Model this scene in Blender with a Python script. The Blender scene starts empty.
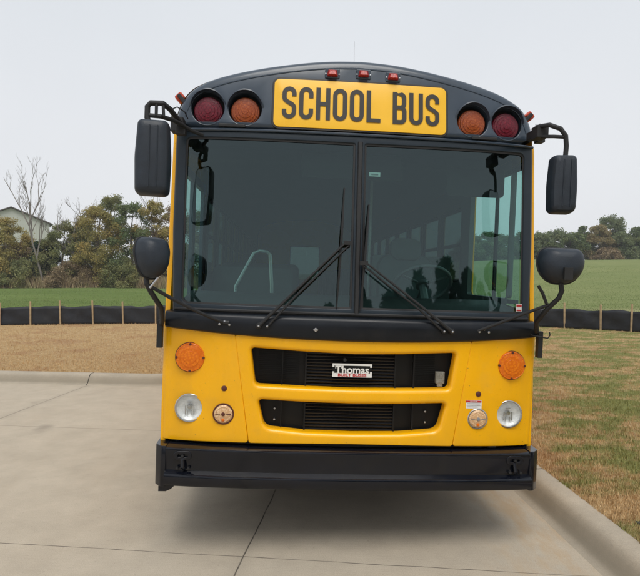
import bpy, bmesh, math, random
import numpy as np
from mathutils import Vector, Matrix
from mathutils.geometry import delaunay_2d_cdt
R = math.radians
PI = math.pi
random.seed(7)
rng = np.random.default_rng(7)
SC = bpy.context.scene
COL = SC.collection

# ------------------------------------------------------------------ camera
cam = bpy.data.objects.new('camera', bpy.data.cameras.new('camera'))
COL.objects.link(cam)
cam.location = (0, 0, 1.75)
cam.rotation_euler = (PI / 2 - math.atan(13 / 554), 0, 0)
cam.data.sensor_width = 36
cam.data.lens = 36 * 554 / 640
cam.data.clip_start = 0.05
cam.data.clip_end = 3000
SC.camera = cam

# ------------------------------------------------------------------ sky, sun, exposure
SUN_EL, SUN_ROT = R(60), R(200)
W = bpy.data.worlds.new('World'); SC.world = W; W.use_nodes = True
nt = W.node_tree; nt.nodes.clear()
sky = nt.nodes.new('ShaderNodeTexSky'); sky.sky_type = 'NISHITA'; sky.sun_disc = False
sky.sun_elevation = SUN_EL; sky.sun_rotation = SUN_ROT
sky.dust_density = 3.0; sky.air_density = 1.0
hs = nt.nodes.new('ShaderNodeHueSaturation'); hs.inputs['Saturation'].default_value = 0.18
mx = nt.nodes.new('ShaderNodeMix'); mx.data_type = 'RGBA'; mx.inputs[0].default_value = 0.88   # a closed layer of pale cloud
tc = nt.nodes.new('ShaderNodeTexCoord'); sp = nt.nodes.new('ShaderNodeSeparateXYZ')
cr = nt.nodes.new('ShaderNodeValToRGB')
cr.color_ramp.elements[0].position = 0.0; cr.color_ramp.elements[0].color = (7.35, 7.45, 7.65, 1)
cr.color_ramp.elements[1].position = 0.75; cr.color_ramp.elements[1].color = (5.85, 6.35, 6.85, 1)
e = cr.color_ramp.elements.new(0.25); e.color = (6.95, 7.15, 7.45, 1)
nz = nt.nodes.new('ShaderNodeTexNoise'); nz.inputs['Scale'].default_value = 1.6; nz.inputs['Detail'].default_value = 4
ml = nt.nodes.new('ShaderNodeMix'); ml.data_type = 'RGBA'; ml.blend_type = 'MULTIPLY'; ml.inputs[0].default_value = 1
cn = nt.nodes.new('ShaderNodeValToRGB')
cn.color_ramp.elements[0].position = 0.3; cn.color_ramp.elements[0].color = (.95, .955, .96, 1)
cn.color_ramp.elements[1].position = 0.7; cn.color_ramp.elements[1].color = (1.03, 1.03, 1.03, 1)
bg = nt.nodes.new('ShaderNodeBackground'); bg.inputs['Strength'].default_value = 0.1
wo = nt.nodes.new('ShaderNodeOutputWorld')
L = nt.links.new
L(sky.outputs[0], hs.inputs['Color']); L(tc.outputs['Generated'], sp.inputs[0]); L(sp.outputs['Z'], cr.inputs[0])
L(tc.outputs['Generated'], nz.inputs['Vector']); L(nz.outputs['Fac'], cn.inputs[0])
L(hs.outputs[0], mx.inputs[6]); L(cr.outputs[0], ml.inputs[6]); L(cn.outputs[0], ml.inputs[7]); L(ml.outputs[2], mx.inputs[7])
L(mx.outputs[2], bg.inputs['Color']); L(bg.outputs[0], wo.inputs[0])
sl = bpy.data.lights.new('sun', 'SUN'); sl.energy = 1.6; sl.angle = R(34); sl.color = (1, .96, .9)
so = bpy.data.objects.new('sun', sl); COL.objects.link(so)
# light comes from behind and above the camera, veiled by cloud
so.rotation_euler = (R(90) - SUN_EL, 0, R(6))
SC.view_settings.view_transform = 'Standard'
SC.view_settings.look = 'None'
SC.view_settings.exposure = 0.28
SC.view_settings.gamma = 1
SC.view_settings.use_curve_mapping = False
try:
    SC.cycles.max_bounces = 8; SC.cycles.transparent_max_bounces = 16; SC.cycles.caustics_reflective = False
    SC.cycles.caustics_refractive = False
except Exception: pass

# ------------------------------------------------------------------ materials
def newmat(name):
    m = bpy.data.materials.new(name); m.use_nodes = True
    n = m.node_tree; b = n.nodes['Principled BSDF']
    return m, n, b
def noise_node(n, scale, detail=4, rough=.55, coord='Object', stretch=None):
    t = n.nodes.new('ShaderNodeTexCoord'); x = n.nodes.new('ShaderNodeTexNoise')
    x.inputs['Scale'].default_value = scale; x.inputs['Detail'].default_value = detail; x.inputs['Roughness'].default_value = rough
    if stretch:
        mp = n.nodes.new('ShaderNodeMapping'); mp.inputs['Scale'].default_value = stretch
        n.links.new(t.outputs[coord], mp.inputs[0]); n.links.new(mp.outputs[0], x.inputs['Vector'])
    else: n.links.new(t.outputs[coord], x.inputs['Vector'])
    return x
def ramp(n, src, stops):
    r = n.nodes.new('ShaderNodeValToRGB'); n.links.new(src, r.inputs[0])
    els = r.color_ramp.elements
    for i, (p, c) in enumerate(stops):
        el = els[i] if i < 2 else els.new(p)
        el.position = p; el.color = (*c, 1) if len(c) == 3 else c
    return r
def mixc(n, fac, a, b, blend='MIX'):
    m = n.nodes.new('ShaderNodeMix'); m.data_type = 'RGBA'; m.blend_type = blend
    for s, v in ((0, fac), (6, a), (7, b)):
        if isinstance(v, bpy.types.NodeSocket): n.links.new(v, m.inputs[s])
        elif s == 0: m.inputs[0].default_value = v
        else: m.inputs[s].default_value = (*v, 1)
    return m.outputs[2]
def bump(n, b, src, strength, dist=.01):
    bp = n.nodes.new('ShaderNodeBump'); bp.inputs['Strength'].default_value = strength; bp.inputs['Distance'].default_value = dist
    n.links.new(src, bp.inputs['Height']); n.links.new(bp.outputs[0], b.inputs['Normal'])
def mat(name, c, rough=.5, metal=0, var=.12, vs=6., bs=None, bst=.2, coat=0, dirt=None, spec=.5):
    """Principled material whose colour and gloss wander a little; optional fine bump and dirt."""
    m, n, b = newmat(name)
    x = noise_node(n, vs)
    lo = tuple(v * (1 - var) for v in c); hi = tuple(min(1, v * (1 + var)) for v in c)
    col = ramp(n, x.outputs['Fac'], [(.3, lo), (.7, hi)]).outputs[0]
    if dirt:
        d = noise_node(n, dirt[0], 6, .7)
        f = ramp(n, d.outputs['Fac'], [(.52, (0, 0, 0)), (.75, (dirt[2],) * 3)]).outputs[0]
        col = mixc(n, f, col, dirt[1])
    if name == 'school_bus_yellow':           # road grit and dead insects on the nose
        sp_ = noise_node(n, 95, 2, .5); col = mixc(n, ramp(n, sp_.outputs['Fac'], [(.735, (0, 0, 0)), (.76, (.7,) * 3)]).outputs[0], col, (.12, .08, .04))
        rs = noise_node(n, 1.6, 6, .7, stretch=(2.2, 2.2, .5)); col = mixc(n, ramp(n, rs.outputs['Fac'], [(.5, (0, 0, 0)), (.72, (.22,) * 3)]).outputs[0], col, (.62, .33, .03))
    n.links.new(col, b.inputs['Base Color'])
    rr = ramp(n, x.outputs['Fac'], [(.3, (max(0, rough - .05),) * 3), (.7, (min(1, rough + .07),) * 3)])
    n.links.new(rr.outputs[0], b.inputs['Roughness'])
    b.inputs['Metallic'].default_value = metal
    b.inputs['Specular IOR Level'].default_value = spec
    if coat: b.inputs['Coat Weight'].default_value = coat; b.inputs['Coat Roughness'].default_value = .12
    if bs:
        y = noise_node(n, bs, 3); bump(n, b, y.outputs['Fac'], bst, .004)
    return m
M = {}
M['yellow'] = mat('school_bus_yellow', (.93, .455, .0006), .26, var=.05, vs=2.2, coat=.25, spec=.4, bs=3, bst=.08, dirt=(5, (.5, .32, .10), .16))
M['black'] = mat('black_gelcoat', (.027, .043, .066), .32, var=.15, vs=3, coat=.3, bs=4, bst=.04, dirt=(7, (.09, .09, .085), .18))
M['band'] = mat('black_cowl', (.007, .009, .013), .32, var=.2, vs=5, dirt=(9, (.05, .045, .04), .2), spec=.3)
M['frame'] = mat('black_window_frame', (.014, .023, .033), .32, var=.15, vs=4, dirt=(8, (.05, .05, .045), .15), spec=.35)
M['bumper'] = mat('bumper_black', (.004, .005, .009), .12, var=.25, vs=6, bs=8, bst=.06, dirt=(10, (.05, .045, .035), .16), spec=.42)
M['rubber'] = mat('rubber', (.012, .012, .013), .6, var=.2)
M['plastic'] = mat('mirror_shell_plastic', (.012, .019, .030), .5, var=.2, vs=20, bs=160, bst=.25)
M['grille'] = mat('grille_black', (.006, .006, .006), .5, var=.2, spec=.3)
M['grille2'] = mat('grille_louvre', (.011, .011, .012), .45, var=.2)
M['steel'] = mat('bright_steel', (.55, .55, .56), .25, 1.0, var=.1, vs=30)
M['chrome'] = mat('reflector_silver', (.90, .91, .92), .38, .25, var=.12, vs=50, bs=70, bst=.8)
M['sign'] = mat('sign_sheeting_yellow', (.90, .50, .012), .3, var=.04, vs=4)
M['letter'] = mat('sign_letter_black', (.022, .018, .014), .5)
M['white'] = mat('sticker_white', (.75, .75, .74), .5, var=.05)
M['red'] = mat('sticker_red', (.5, .02, .02), .5)
M['greyprint'] = mat('sticker_print', (.25, .25, .26), .6)
M['badgewhite'] = mat('badge_silver', (.78, .78, .75), .3, 0, var=.05)
M['dot'] = mat('rust_brown_plug', (.09, .02, .012), .6)
M['mesh_grey'] = mat('beacon_grey', (.22, .22, .19), .6, var=.3, vs=90)
M['seat'] = mat('seat_vinyl_grey_green', (.07, .095, .09), .45, var=.15)
M['inner'] = mat('interior_panel_grey', (.10, .12, .115), .6)
M['panelpale'] = mat('modesty_panel', (.24, .30, .28), .5)
M['wheelgrip'] = mat('steering_wheel_grey', (.16, .17, .17), .4)
M['dash'] = mat('dashboard_dark', (.02, .022, .022), .6)
M['innerfloor'] = mat('interior_floor', (.03, .03, .03), .7)
M['rail'] = mat('grab_rail_steel', (.6, .62, .6), .3, .6)
M['tyre'] = mat('tyre_rubber', (.018, .018, .018), .8, bs=30)
M['rim'] = mat('wheel_white_steel', (.45, .45, .44), .5)
M['under'] = mat('underbody', (.012, .012, .012), .8)
M['fabric'] = mat('silt_fabric_black', (.008, .010, .015), .6, var=.5, vs=5, bs=14, bst=1.0, dirt=(3, (.04, .038, .035), .4))
M['stake'] = mat('pine_stake', (.40, .29, .17), .8, var=.25, vs=9)
M['barn'] = mat('barn_cladding', (.52, .53, .47), .6, var=.05, vs=.4)
M['barnroof'] = mat('barn_roof', (.10, .085, .075), .6)
M['bark'] = mat('bark', (.13, .11, .09), .9, var=.3, vs=8, bs=20)
M['barebark'] = mat('bare_bark', (.22, .195, .175), .9, var=.2, vs=3)
M['scrap'] = mat('scrap_black', (.01, .01, .012), .6)

def lens_mat(name, c, deep, scale=70):
    m, n, b = newmat(name)
    t = n.nodes.new('ShaderNodeTexCoord'); v = n.nodes.new('ShaderNodeTexVoronoi'); v.inputs['Scale'].default_value = scale
    n.links.new(t.outputs['Object'], v.inputs['Vector'])
    col = ramp(n, v.outputs['Distance'], [(.0, c), (.6, deep)])
    n.links.new(col.outputs[0], b.inputs['Base Color'])
    b.inputs['Roughness'].default_value = .35; b.inputs['Coat Weight'].default_value = .25; b.inputs['Specular IOR Level'].default_value = .3
    b.inputs['Coat Roughness'].default_value = .06
    b.inputs['Subsurface Weight'].default_value = .0
    bump(n, b, v.outputs['Distance'], .3, .003)
    return m
M['lens_amber'] = lens_mat('amber_lens', (.90, .26, .008), (.72, .15, .003))
M['lens_amber_dim'] = lens_mat('unlit_amber_lens', (.46, .115, .022), (.27, .05, .010), 90)
M['lens_red'] = lens_mat('unlit_red_lens', (.24, .010, .030), (.11, .004, .014), 90)
M['lens_marker'] = lens_mat('marker_lens', (.65, .05, .03), (.30, .01, .008), 90)
M['lens_corner'] = lens_mat('corner_marker_lens', (.75, .10, .03), (.45, .04, .01), 90)
M['lens_pink'] = lens_mat('clear_signal_lens', (.88, .66, .42), (.60, .36, .18), 95)

def glass_mat(name, tint, refl=1.5, rough=0.0, shade=None):
    m = bpy.data.materials.new(name); m.use_nodes = True; n = m.node_tree; n.nodes.clear()
    o = n.nodes.new('ShaderNodeOutputMaterial'); mixs = n.nodes.new('ShaderNodeMixShader')
    tr = n.nodes.new('ShaderNodeBsdfTransparent'); gl = n.nodes.new('ShaderNodeBsdfGlossy'); fr = n.nodes.new('ShaderNodeFresnel')
    gl.inputs[0].default_value = (.76, .96, 1.0, 1); tr.inputs[0].default_value = (*tint, 1); gl.inputs['Roughness'].default_value = rough; fr.inputs[0].default_value = refl
    if shade:                                   # the darker sun strip printed across the top of the pane
        t = n.nodes.new('ShaderNodeTexCoord'); s = n.nodes.new('ShaderNodeSeparateXYZ'); n.links.new(t.outputs['Object'], s.inputs[0])
        mr = n.nodes.new('ShaderNodeMapRange'); mr.inputs[1].default_value = shade[0]; mr.inputs[2].default_value = shade[1]
        n.links.new(s.outputs['Z'], mr.inputs[0])
        n.links.new(mixc(n, mr.outputs[0], tint, shade[2]), tr.inputs[0])
    ge = n.nodes.new('ShaderNodeNewGeometry'); io = n.nodes.new('ShaderNodeMapRange')     # one thin sheet: the same gloss from both sides
    io.inputs[3].default_value = refl; io.inputs[4].default_value = 1 / refl
    n.links.new(ge.outputs['Backfacing'], io.inputs[0]); n.links.new(io.outputs[0], fr.inputs[0])
    n.links.new(fr.outputs[0], mixs.inputs[0]); n.links.new(tr.outputs[0], mixs.inputs[1]); n.links.new(gl.outputs[0], mixs.inputs[2])
    n.links.new(mixs.outputs[0], o.inputs[0])
    return m
M['windshield'] = glass_mat('windshield_glass', (.44, .64, .61), 1.72, 0.022, shade=(2.45, 2.53, (.20, .27, .31)))
M['sideglass'] = glass_mat('side_window_glass', (.66, .88, .84), 1.5)
M['privacy'] = glass_mat('tinted_side_glass', (.05, .075, .07), 1.5)
M['clear'] = glass_mat('lamp_cover_glass', (.93, .94, .93), 1.5)
m_, n_, b_ = newmat('mirror_glass'); b_.inputs['Metallic'].default_value = 1; b_.inputs['Roughness'].default_value = .02
b_.inputs['Base Color'].default_value = (.75, .78, .78, 1); M['mirror'] = m_

# ------------------------------------------------------------------ mesh helpers
def tag(o, label=None, cat=None, group=None, kind=None):
    if label: o['label'] = label
    if cat: o['category'] = cat
    if group: o['group'] = group
    if kind: o['kind'] = kind
    return o
def empty(name, loc=(0, 0, 0), rot=(0, 0, 0), parent=None):
    o = bpy.data.objects.new(name, None); COL.objects.link(o); o.location = loc; o.rotation_euler = rot
    o.empty_display_size = .2
    if parent: o.parent = parent
    return o
class MB:
    def __init__(s): s.v = []; s.f = []; s.mi = []
    def add(s, vs, fs, mi=0):
        k = len(s.v); s.v += [tuple(p) for p in vs]; s.f += [tuple(i + k for i in f) for f in fs]; s.mi += [mi] * len(fs); return s
    def box(s, c, d, rot=None, mi=0):
        h = [x / 2 for x in d]
        vs = [Vector((sx * h[0], sy * h[1], sz * h[2])) for sx in (-1, 1) for sy in (-1, 1) for sz in (-1, 1)]
        if rot is not None: vs = [rot @ v for v in vs]
        vs = [v + Vector(c) for v in vs]
        return s.add(vs, [(0, 1, 3, 2), (4, 6, 7, 5), (0, 4, 5, 1), (2, 3, 7, 6), (0, 2, 6, 4), (1, 5, 7, 3)], mi)
    def tube(s, path, r, n=10, cap=True, mi=0):
        P = [Vector(p) for p in path]; rs = r if isinstance(r, (list, tuple)) else [r] * len(P)
        vs = []; fs = []; up = Vector((0.13, 0.31, 0.94)).normalized(); prev = None
        for i, p in enumerate(P):
            d = (P[min(i + 1, len(P) - 1)] - P[max(i - 1, 0)]).normalized()
            a = (prev - d * prev.dot(d)) if prev is not None else up.cross(d)
            if a.length < 1e-4: a = Vector((1, 0, 0)).cross(d)
            a.normalize(); b = d.cross(a); prev = a
            for k in range(n):
                t = 2 * PI * k / n; vs.append(p + (a * math.cos(t) + b * math.sin(t)) * rs[i])
        for i in range(len(P) - 1):
            for k in range(n):
                fs.append((i * n + k, i * n + (k + 1) % n, (i + 1) * n + (k + 1) % n, (i + 1) * n + k))
        if cap: fs.append(tuple(range(n - 1, -1, -1))); fs.append(tuple((len(P) - 1) * n + k for k in range(n)))
        return s.add(vs, fs, mi)
    def lathe(s, prof, c, axis='y', n=40, mi=0, rot=None, cap=True):
        """prof = [(radius, along-axis)]; the axis runs through c."""
        vs = []; fs = []
        for r, a in prof:
            for k in range(n):
                t = 2 * PI * k / n; x, z = r * math.cos(t), r * math.sin(t)
                v = Vector((x, a, z)) if axis == 'y' else (Vector((a, x, z)) if axis == 'x' else Vector((x, z, a)))
                if rot is not None: v = rot @ v
                vs.append(v + Vector(c))
        for i in range(len(prof) - 1):
            for k in range(n): fs.append((i * n + k, i * n + (k + 1) % n, (i + 1) * n + (k + 1) % n, (i + 1) * n + k))
        for end in (0, len(prof) - 1):
            if cap and prof[end][0] > 1e-5: fs.append(tuple(end * n + k for k in range(n)))
        return s.add(vs, fs, mi)
    def build(s, name, m, parent=None, smooth=35, bevel=0, seg=2, origin=None):
        me = bpy.data.meshes.new(name)
        vs = s.v
        if origin is not None: vs = [(v[0] - origin[0], v[1] - origin[1], v[2] - origin[2]) for v in vs]
        me.from_pydata(vs, [], s.f)
        for mm in (m if isinstance(m, (list, tuple)) else [m]): me.materials.append(mm)
        if any(s.mi): me.polygons.foreach_set('material_index', s.mi)
        bm = bmesh.new(); bm.from_mesh(me)
        bmesh.ops.remove_doubles(bm, verts=bm.verts, dist=1e-5)
        bmesh.ops.recalc_face_normals(bm, faces=bm.faces)
        bm.to_mesh(me); bm.free()
        if smooth:
            me.polygons.foreach_set('use_smooth', [True] * len(me.polygons))
            me.set_sharp_from_angle(angle=R(smooth))
        o = bpy.data.objects.new(name, me); COL.objects.link(o)
        if origin is not None: o.location = origin
        if parent: o.parent = parent
        if bevel:
            b = o.modifiers.new('bevel', 'BEVEL'); b.width = bevel; b.segments = seg; b.limit_method = 'ANGLE'; b.angle_limit = R(40); b.harden_normals = True
        return o
def arc(cx, cy, r, a0, a1, n=8):
    return [(cx + r * math.cos(R(a0 + (a1 - a0) * i / n)), cy + r * math.sin(R(a0 + (a1 - a0) * i / n))) for i in range(n + 1)]
def circle(cx, cy, r, n=40): return [(cx + r * math.cos(2 * PI * i / n), cy + r * math.sin(2 * PI * i / n)) for i in range(n)]
def fillet(pts, rad, closed=True, n=6):
    out = []; N = len(pts)
    for i, p in enumerate(pts):
        r = rad[i] if isinstance(rad, (list, tuple)) else rad
        if (not closed and i in (0, N - 1)) or r <= 0: out.append(tuple(p)); continue
        a = Vector(pts[(i - 1) % N]) - Vector(p); b = Vector(pts[(i + 1) % N]) - Vector(p)
        la, lb = a.length, b.length; a.normalize(); b.normalize()
        ang = a.angle(b)
        if ang > R(176): out.append(tuple(p)); continue
        t = min(r / math.tan(ang / 2), la * .49, lb * .49); rr = t * math.tan(ang / 2)
        c = Vector(p) + (a + b).normalized() * (rr / math.sin(ang / 2))
        s = Vector(p) + a * t - c; e2 = Vector(p) + b * t - c
        tot = s.angle(e2); sg = 1 if s.x * e2.y - s.y * e2.x > 0 else -1
        for k in range(n + 1):
            q = tot * k / n * sg
            out.append((c.x + s.x * math.cos(q) - s.y * math.sin(q), c.y + s.x * math.sin(q) + s.y * math.cos(q)))
    return out
def densify(pts, step, closed=True):
    out = []; N = len(pts)
    for i in range(N if closed else N - 1):
        a, b = pts[i], pts[(i + 1) % N]; d = math.hypot(b[0] - a[0], b[1] - a[1]); k = max(1, int(d / step))
        out += [(a[0] + (b[0] - a[0]) * j / k, a[1] + (b[1] - a[1]) * j / k) for j in range(k)]
    if not closed: out.append(tuple(pts[-1]))
    return out
def area(p): return sum(p[i][0] * p[(i + 1) % len(p)][1] - p[(i + 1) % len(p)][0] * p[i][1] for i in range(len(p))) / 2
def offset(p, d):
    """grow a closed loop outward by d."""
    s = 1 if area(p) > 0 else -1; N = len(p); out = []
    for i in range(N):
        a, b, c = p[(i - 1) % N], p[i], p[(i + 1) % N]
        n1 = Vector((b[1] - a[1], a[0] - b[0])); n2 = Vector((c[1] - b[1], b[0] - c[0]))
        if n1.length > 1e-9: n1.normalize()
        if n2.length > 1e-9: n2.normalize()
        n = n1 + n2
        if n.length < 1e-6: n = n1
        n.normalize(); k = max(.5, n.dot(n2))
        out.append((b[0] + n.x * d * s / k, b[1] + n.y * d * s / k))
    return out
def pip(x, y, poly):
    P = np.asarray(poly); x = np.asarray(x, float); y = np.asarray(y, float); ins = np.zeros(x.shape, bool)
    x1, y1 = P[:, 0], P[:, 1]; x2, y2 = np.roll(x1, -1), np.roll(y1, -1)
    for a, b, c, d in zip(x1, y1, x2, y2):
        if b == d: continue
        ins ^= ((b > y) != (d > y)) & (x < (c - a) * (y - b) / (d - b) + a)
    return ins
def fill(outline, holes, step, extra=None, lines=None):
    pts = []; edges = []
    for lp in [outline] + holes:
        k = len(pts); pts += list(lp); edges += [(k + i, k + (i + 1) % len(lp)) for i in range(len(lp))]
    for ln in (lines or []):
        k = len(pts); pts += list(ln); edges += [(k + i, k + i + 1) for i in range(len(ln) - 1)]
    if extra is None and step:
        xs = [p[0] for p in outline]; ys = [p[1] for p in outline]
        gx, gy = np.meshgrid(np.arange(min(xs) + step / 2, max(xs), step), np.arange(min(ys) + step / 2, max(ys), step)); extra = np.stack([gx.ravel(), gy.ravel()], 1)
    if extra is not None and len(extra):
        ok = pip(extra[:, 0], extra[:, 1], outline)
        for h in holes: ok &= ~pip(extra[:, 0], extra[:, 1], h)
        bp = np.array(pts); g = extra[ok]
        if step and len(g):
            d = np.min(np.hypot(g[:, None, 0] - bp[None, :, 0], g[:, None, 1] - bp[None, :, 1]), 1); g = g[d > step * .35]
        pts += [tuple(q) for q in g]
    r = delaunay_2d_cdt([Vector((float(a), float(b))) for a, b in pts], edges, [], 0, 1e-6)
    V, F = r[0], r[2]; c = np.array([[sum(V[i][0] for i in f) / 3, sum(V[i][1] for i in f) / 3] for f in F])
    ok = pip(c[:, 0], c[:, 1], outline)
    for h in holes: ok &= ~pip(c[:, 0], c[:, 1], h)
    return [(v[0], v[1]) for v in V], [tuple(f) for f, o in zip(F, ok) if o]
def panel(mb, outline, holes, mp, step=.12, ro=.01, do=.03, rh=.01, dh=.03, n=4, mi=0):
    """Sheet on the surface mp(a, b, depth) with rounded edges running back by do / dh."""
    V, F = fill(outline, holes, step)
    mb.add([mp(a, b, 0) for a, b in V], F, mi)
    for lp, r, d, sgn in [(outline, ro, do, 1)] + [(h, rh, dh, -1) for h in holes]:
        rings = []
        for k in range(n + 1):
            t = PI / 2 * k / n; q = offset(lp, sgn * r * math.sin(t)) if k else lp
            rings.append([mp(a, b, r * (1 - math.cos(t))) for a, b in q])
        rings.append([mp(a, b, r + d) for a, b in offset(lp, sgn * r)])
        N = len(lp); vs = [v for rg in rings for v in rg]
        fs = [(i * N + k, i * N + (k + 1) % N, (i + 1) * N + (k + 1) % N, (i + 1) * N + k) for i in range(len(rings) - 1) for k in range(N)]
        mb.add(vs, fs, mi)
    return mb

# ------------------------------------------------------------------ ground shape
FENCE = [(-60, 15.5), (-30, 16.2), (-14, 17.0), (-9.9, 17.3), (-5, 17.9), (0, 18.1), (4, 17.8), (6.8, 17.0), (8.7, 15.2), (11, 12.7), (15, 8), (26, -4)]
def sstep(a, b, x):
    t = np.clip((x - a) / (b - a), 0, 1); return t * t * (3 - 2 * t)
def hgt(x, y):
    x = np.asarray(x, float); y = np.asarray(y, float)
    h = .145 + .22 * sstep(20, 60, y)
    h = h + sstep(-12, 34, x) * 4.15 * sstep(19, 104, y)
    r = np.hypot(x, y)
    h = h + .05 * np.sin(x * .35 + 1) * np.sin(y * .28) * sstep(6, 14, y) + .3 * np.sin(x * .05) * sstep(110, 220, r)
    return h

# ------------------------------------------------------------------ pavement and kerb
toe = [(4.2, -16), (2.75, -5), (1.84, 1.4), (1.70, 2.4), (1.63, 3.22), (1.585, 4.0), (1.55, 4.6), (1.44, 6.2), (1.16, 11), (.98, 15.6), (-2.25, 15.9), (-1.92, 8.55), (-5.14, 8.9), (-34, 12.5)]
toe = densify(fillet(toe, [0, 8, 6, 6, 6, 6, 6, 8, 8, .8, .8, .75, 0, 0], closed=False, n=8), .45, closed=False)
def side(line, d):
    out = []
    for i, p in enumerate(line):
        a = line[max(0, i - 1)]; b = line[min(len(line) - 1, i + 1)]; t = Vector((b[0] - a[0], b[1] - a[1])).normalized()
        out.append((p[0] + t.y * d, p[1] - t.x * d))
    return out
back_corners = [(-34, -16)]
pave_poly = side(toe, .12) + back_corners
kerb_out = side(toe, .272)
hole = kerb_out + [(-34.0, -16.0)]
JA = math.atan(-.11)
def joint_material(name, kerb=False):
    m, n, b = newmat(name)
    t = n.nodes.new('ShaderNodeTexCoord')
    big = noise_node(n, .55, 5, .6); mid = noise_node(n, 3.5, 6, .65); fine = noise_node(n, 160, 3, .6)
    c1 = ramp(n, big.outputs['Fac'], [(.3, (.43, .365, .282)), (.7, (.495, .43, .34))]).outputs[0]
    c2 = mixc(n, .5, c1, ramp(n, mid.outputs['Fac'], [(.3, (.80, .795, .79)), (.7, (1.12, 1.115, 1.11))]).outputs[0], 'MULTIPLY')
    c3 = mixc(n, .55, c2, ramp(n, fine.outputs['Fac'], [(.3, (.72, .72, .72)), (.7, (1.18, 1.18, 1.18))]).outputs[0], 'MULTIPLY')
    # broom streaks and pale brown stains
    st = noise_node(n, 1.2, 5, .7, stretch=(1.0, .28, 1)); 
    c3 = mixc(n, ramp(n, st.outputs['Fac'], [(.56, (0, 0, 0)), (.74, (.35,) * 3)]).outputs[0], c3, (.40, .32, .235))
    gt = noise_node(n, 42, 4, .7); c3 = mixc(n, ramp(n, gt.outputs['Fac'], [(.62, (0, 0, 0)), (.70, (.45,) * 3)]).outputs[0], c3, (.22, .19, .15))
    br_ = noise_node(n, 6, 3, .6, stretch=(1.5, 34, 1)); c3 = mixc(n, .30, c3, ramp(n, br_.outputs['Fac'], [(.3, (.84, .84, .84)), (.7, (1.12, 1.12, 1.12))]).outputs[0], 'MULTIPLY')
    oil = noise_node(n, 1.35, 3, .4); c3 = mixc(n, ramp(n, oil.outputs['Fac'], [(.68, (0, 0, 0)), (.76, (.42,) * 3)]).outputs[0], c3, (.16, .135, .11))
    if kerb:
        gr = noise_node(n, 2.2, 6, .7); c3 = mixc(n, ramp(n, gr.outputs['Fac'], [(.4, (0, 0, 0)), (.75, (.5,) * 3)]).outputs[0], c3, (.20, .18, .145))
        c3 = mixc(n, .12, c3, (.24, .225, .19))
        sk = n.nodes.new('ShaderNodeSeparateXYZ'); n.links.new(t.outputs['Object'], sk.inputs[0])      # road film plus painted shade on the kerb face, by height
        kf = ramp(n, sk.outputs['Z'], [(.004, (.15,) * 3), (.03, (.75,) * 3), (.10, (.45,) * 3), (.148, (0, 0, 0))]).outputs[0]
        c3 = mixc(n, kf, c3, (.235, .205, .155))
    else:
        # saw-cut joints in both directions of the slab
        mp = n.nodes.new('ShaderNodeMapping'); mp.inputs['Rotation'].default_value = (0, 0, -JA)
        wb = noise_node(n, 1.5, 4, .6)
        sub = n.nodes.new('ShaderNodeVectorMath'); sub.operation = 'MULTIPLY_ADD'; sub.inputs[1].default_value = (.03, .03, 0); n.links.new(wb.outputs['Color'], sub.inputs[0])
        n.links.new(t.outputs['Object'], sub.inputs[2]); n.links.new(sub.outputs[0], mp.inputs[0])
        s = n.nodes.new('ShaderNodeSeparateXYZ'); n.links.new(mp.outputs[0], s.inputs[0])
        def line(src, per, off, w, soft):
            a = n.nodes.new('ShaderNodeMath'); a.operation = 'ADD'; a.inputs[1].default_value = off; n.links.new(src, a.inputs[0])
            p = n.nodes.new('ShaderNodeMath'); p.operation = 'PINGPONG'; p.inputs[1].default_value = per / 2; n.links.new(a.outputs[0], p.inputs[0])
            r = n.nodes.new('ShaderNodeMapRange'); r.inputs[1].default_value = w; r.inputs[2].default_value = w + soft; r.inputs[3].default_value = 1; r.inputs[4].default_value = 0
            n.links.new(p.outputs[0], r.inputs[0]); return r.outputs[0]
        # along the drive, and across it
        lu = line(s.outputs['X'], 3.77, .815 + .015, .0022, .004); lv = line(s.outputs['Y'], 2.63, -3.33 - .015, .0012, .004)
        mxm = n.nodes.new('ShaderNodeMath'); mxm.operation = 'MAXIMUM'; n.links.new(lu, mxm.inputs[0]); n.links.new(lv, mxm.inputs[1])
        halo = line(s.outputs['X'], 3.77, .83, .0, .10)
        hm = n.nodes.new('ShaderNodeMath'); hm.operation = 'MULTIPLY'; hm.inputs[1].default_value = .18; n.links.new(halo, hm.inputs[0])
        c3 = mixc(n, hm.outputs[0], c3, (.19, .165, .13))
        fade = n.nodes.new('ShaderNodeMath'); fade.operation = 'MULTIPLY'; n.links.new(mxm.outputs[0], fade.inputs[0])
        n.links.new(ramp(n, mid.outputs['Fac'], [(.35, (.45,) * 3), (.55, (.92,) * 3)]).outputs[0], fade.inputs[1])
        c3 = mixc(n, fade.outputs[0], c3, (.05, .042, .034))
        # rust-brown wash beside the gutter on the right
        s2 = n.nodes.new('ShaderNodeSeparateXYZ'); n.links.new(t.outputs['Object'], s2.inputs[0])
        r1 = n.nodes.new('ShaderNodeMapRange'); r1.inputs[1].default_value = .95; r1.inputs[2].default_value = 1.35; n.links.new(s2.outputs['X'], r1.inputs[0])
        ru = noise_node(n, 2.5, 6, .7, stretch=(1.6, .5, 1))
        f = n.nodes.new('ShaderNodeMath'); f.operation = 'MULTIPLY'; n.links.new(r1.outputs[0], f.inputs[0])
        n.links.new(ramp(n, ru.outputs['Fac'], [(.45, (0, 0, 0)), (.62, (.5,) * 3)]).outputs[0], f.inputs[1])
        c3 = mixc(n, f.outputs[0], c3, (.42, .27, .13))
    n.links.new(c3, b.inputs['Base Color']); b.inputs['Roughness'].default_value = .85; b.inputs['Specular IOR Level'].default_value = .3
    bump(n, b, fine.outputs['Fac'], .25, .003)
    return m
M['concrete'] = joint_material('concrete_slab'); M['kerb'] = joint_material('kerb_concrete', True)
V, F = fill(densify(pave_poly, 1.5), [], 2.0)
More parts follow.
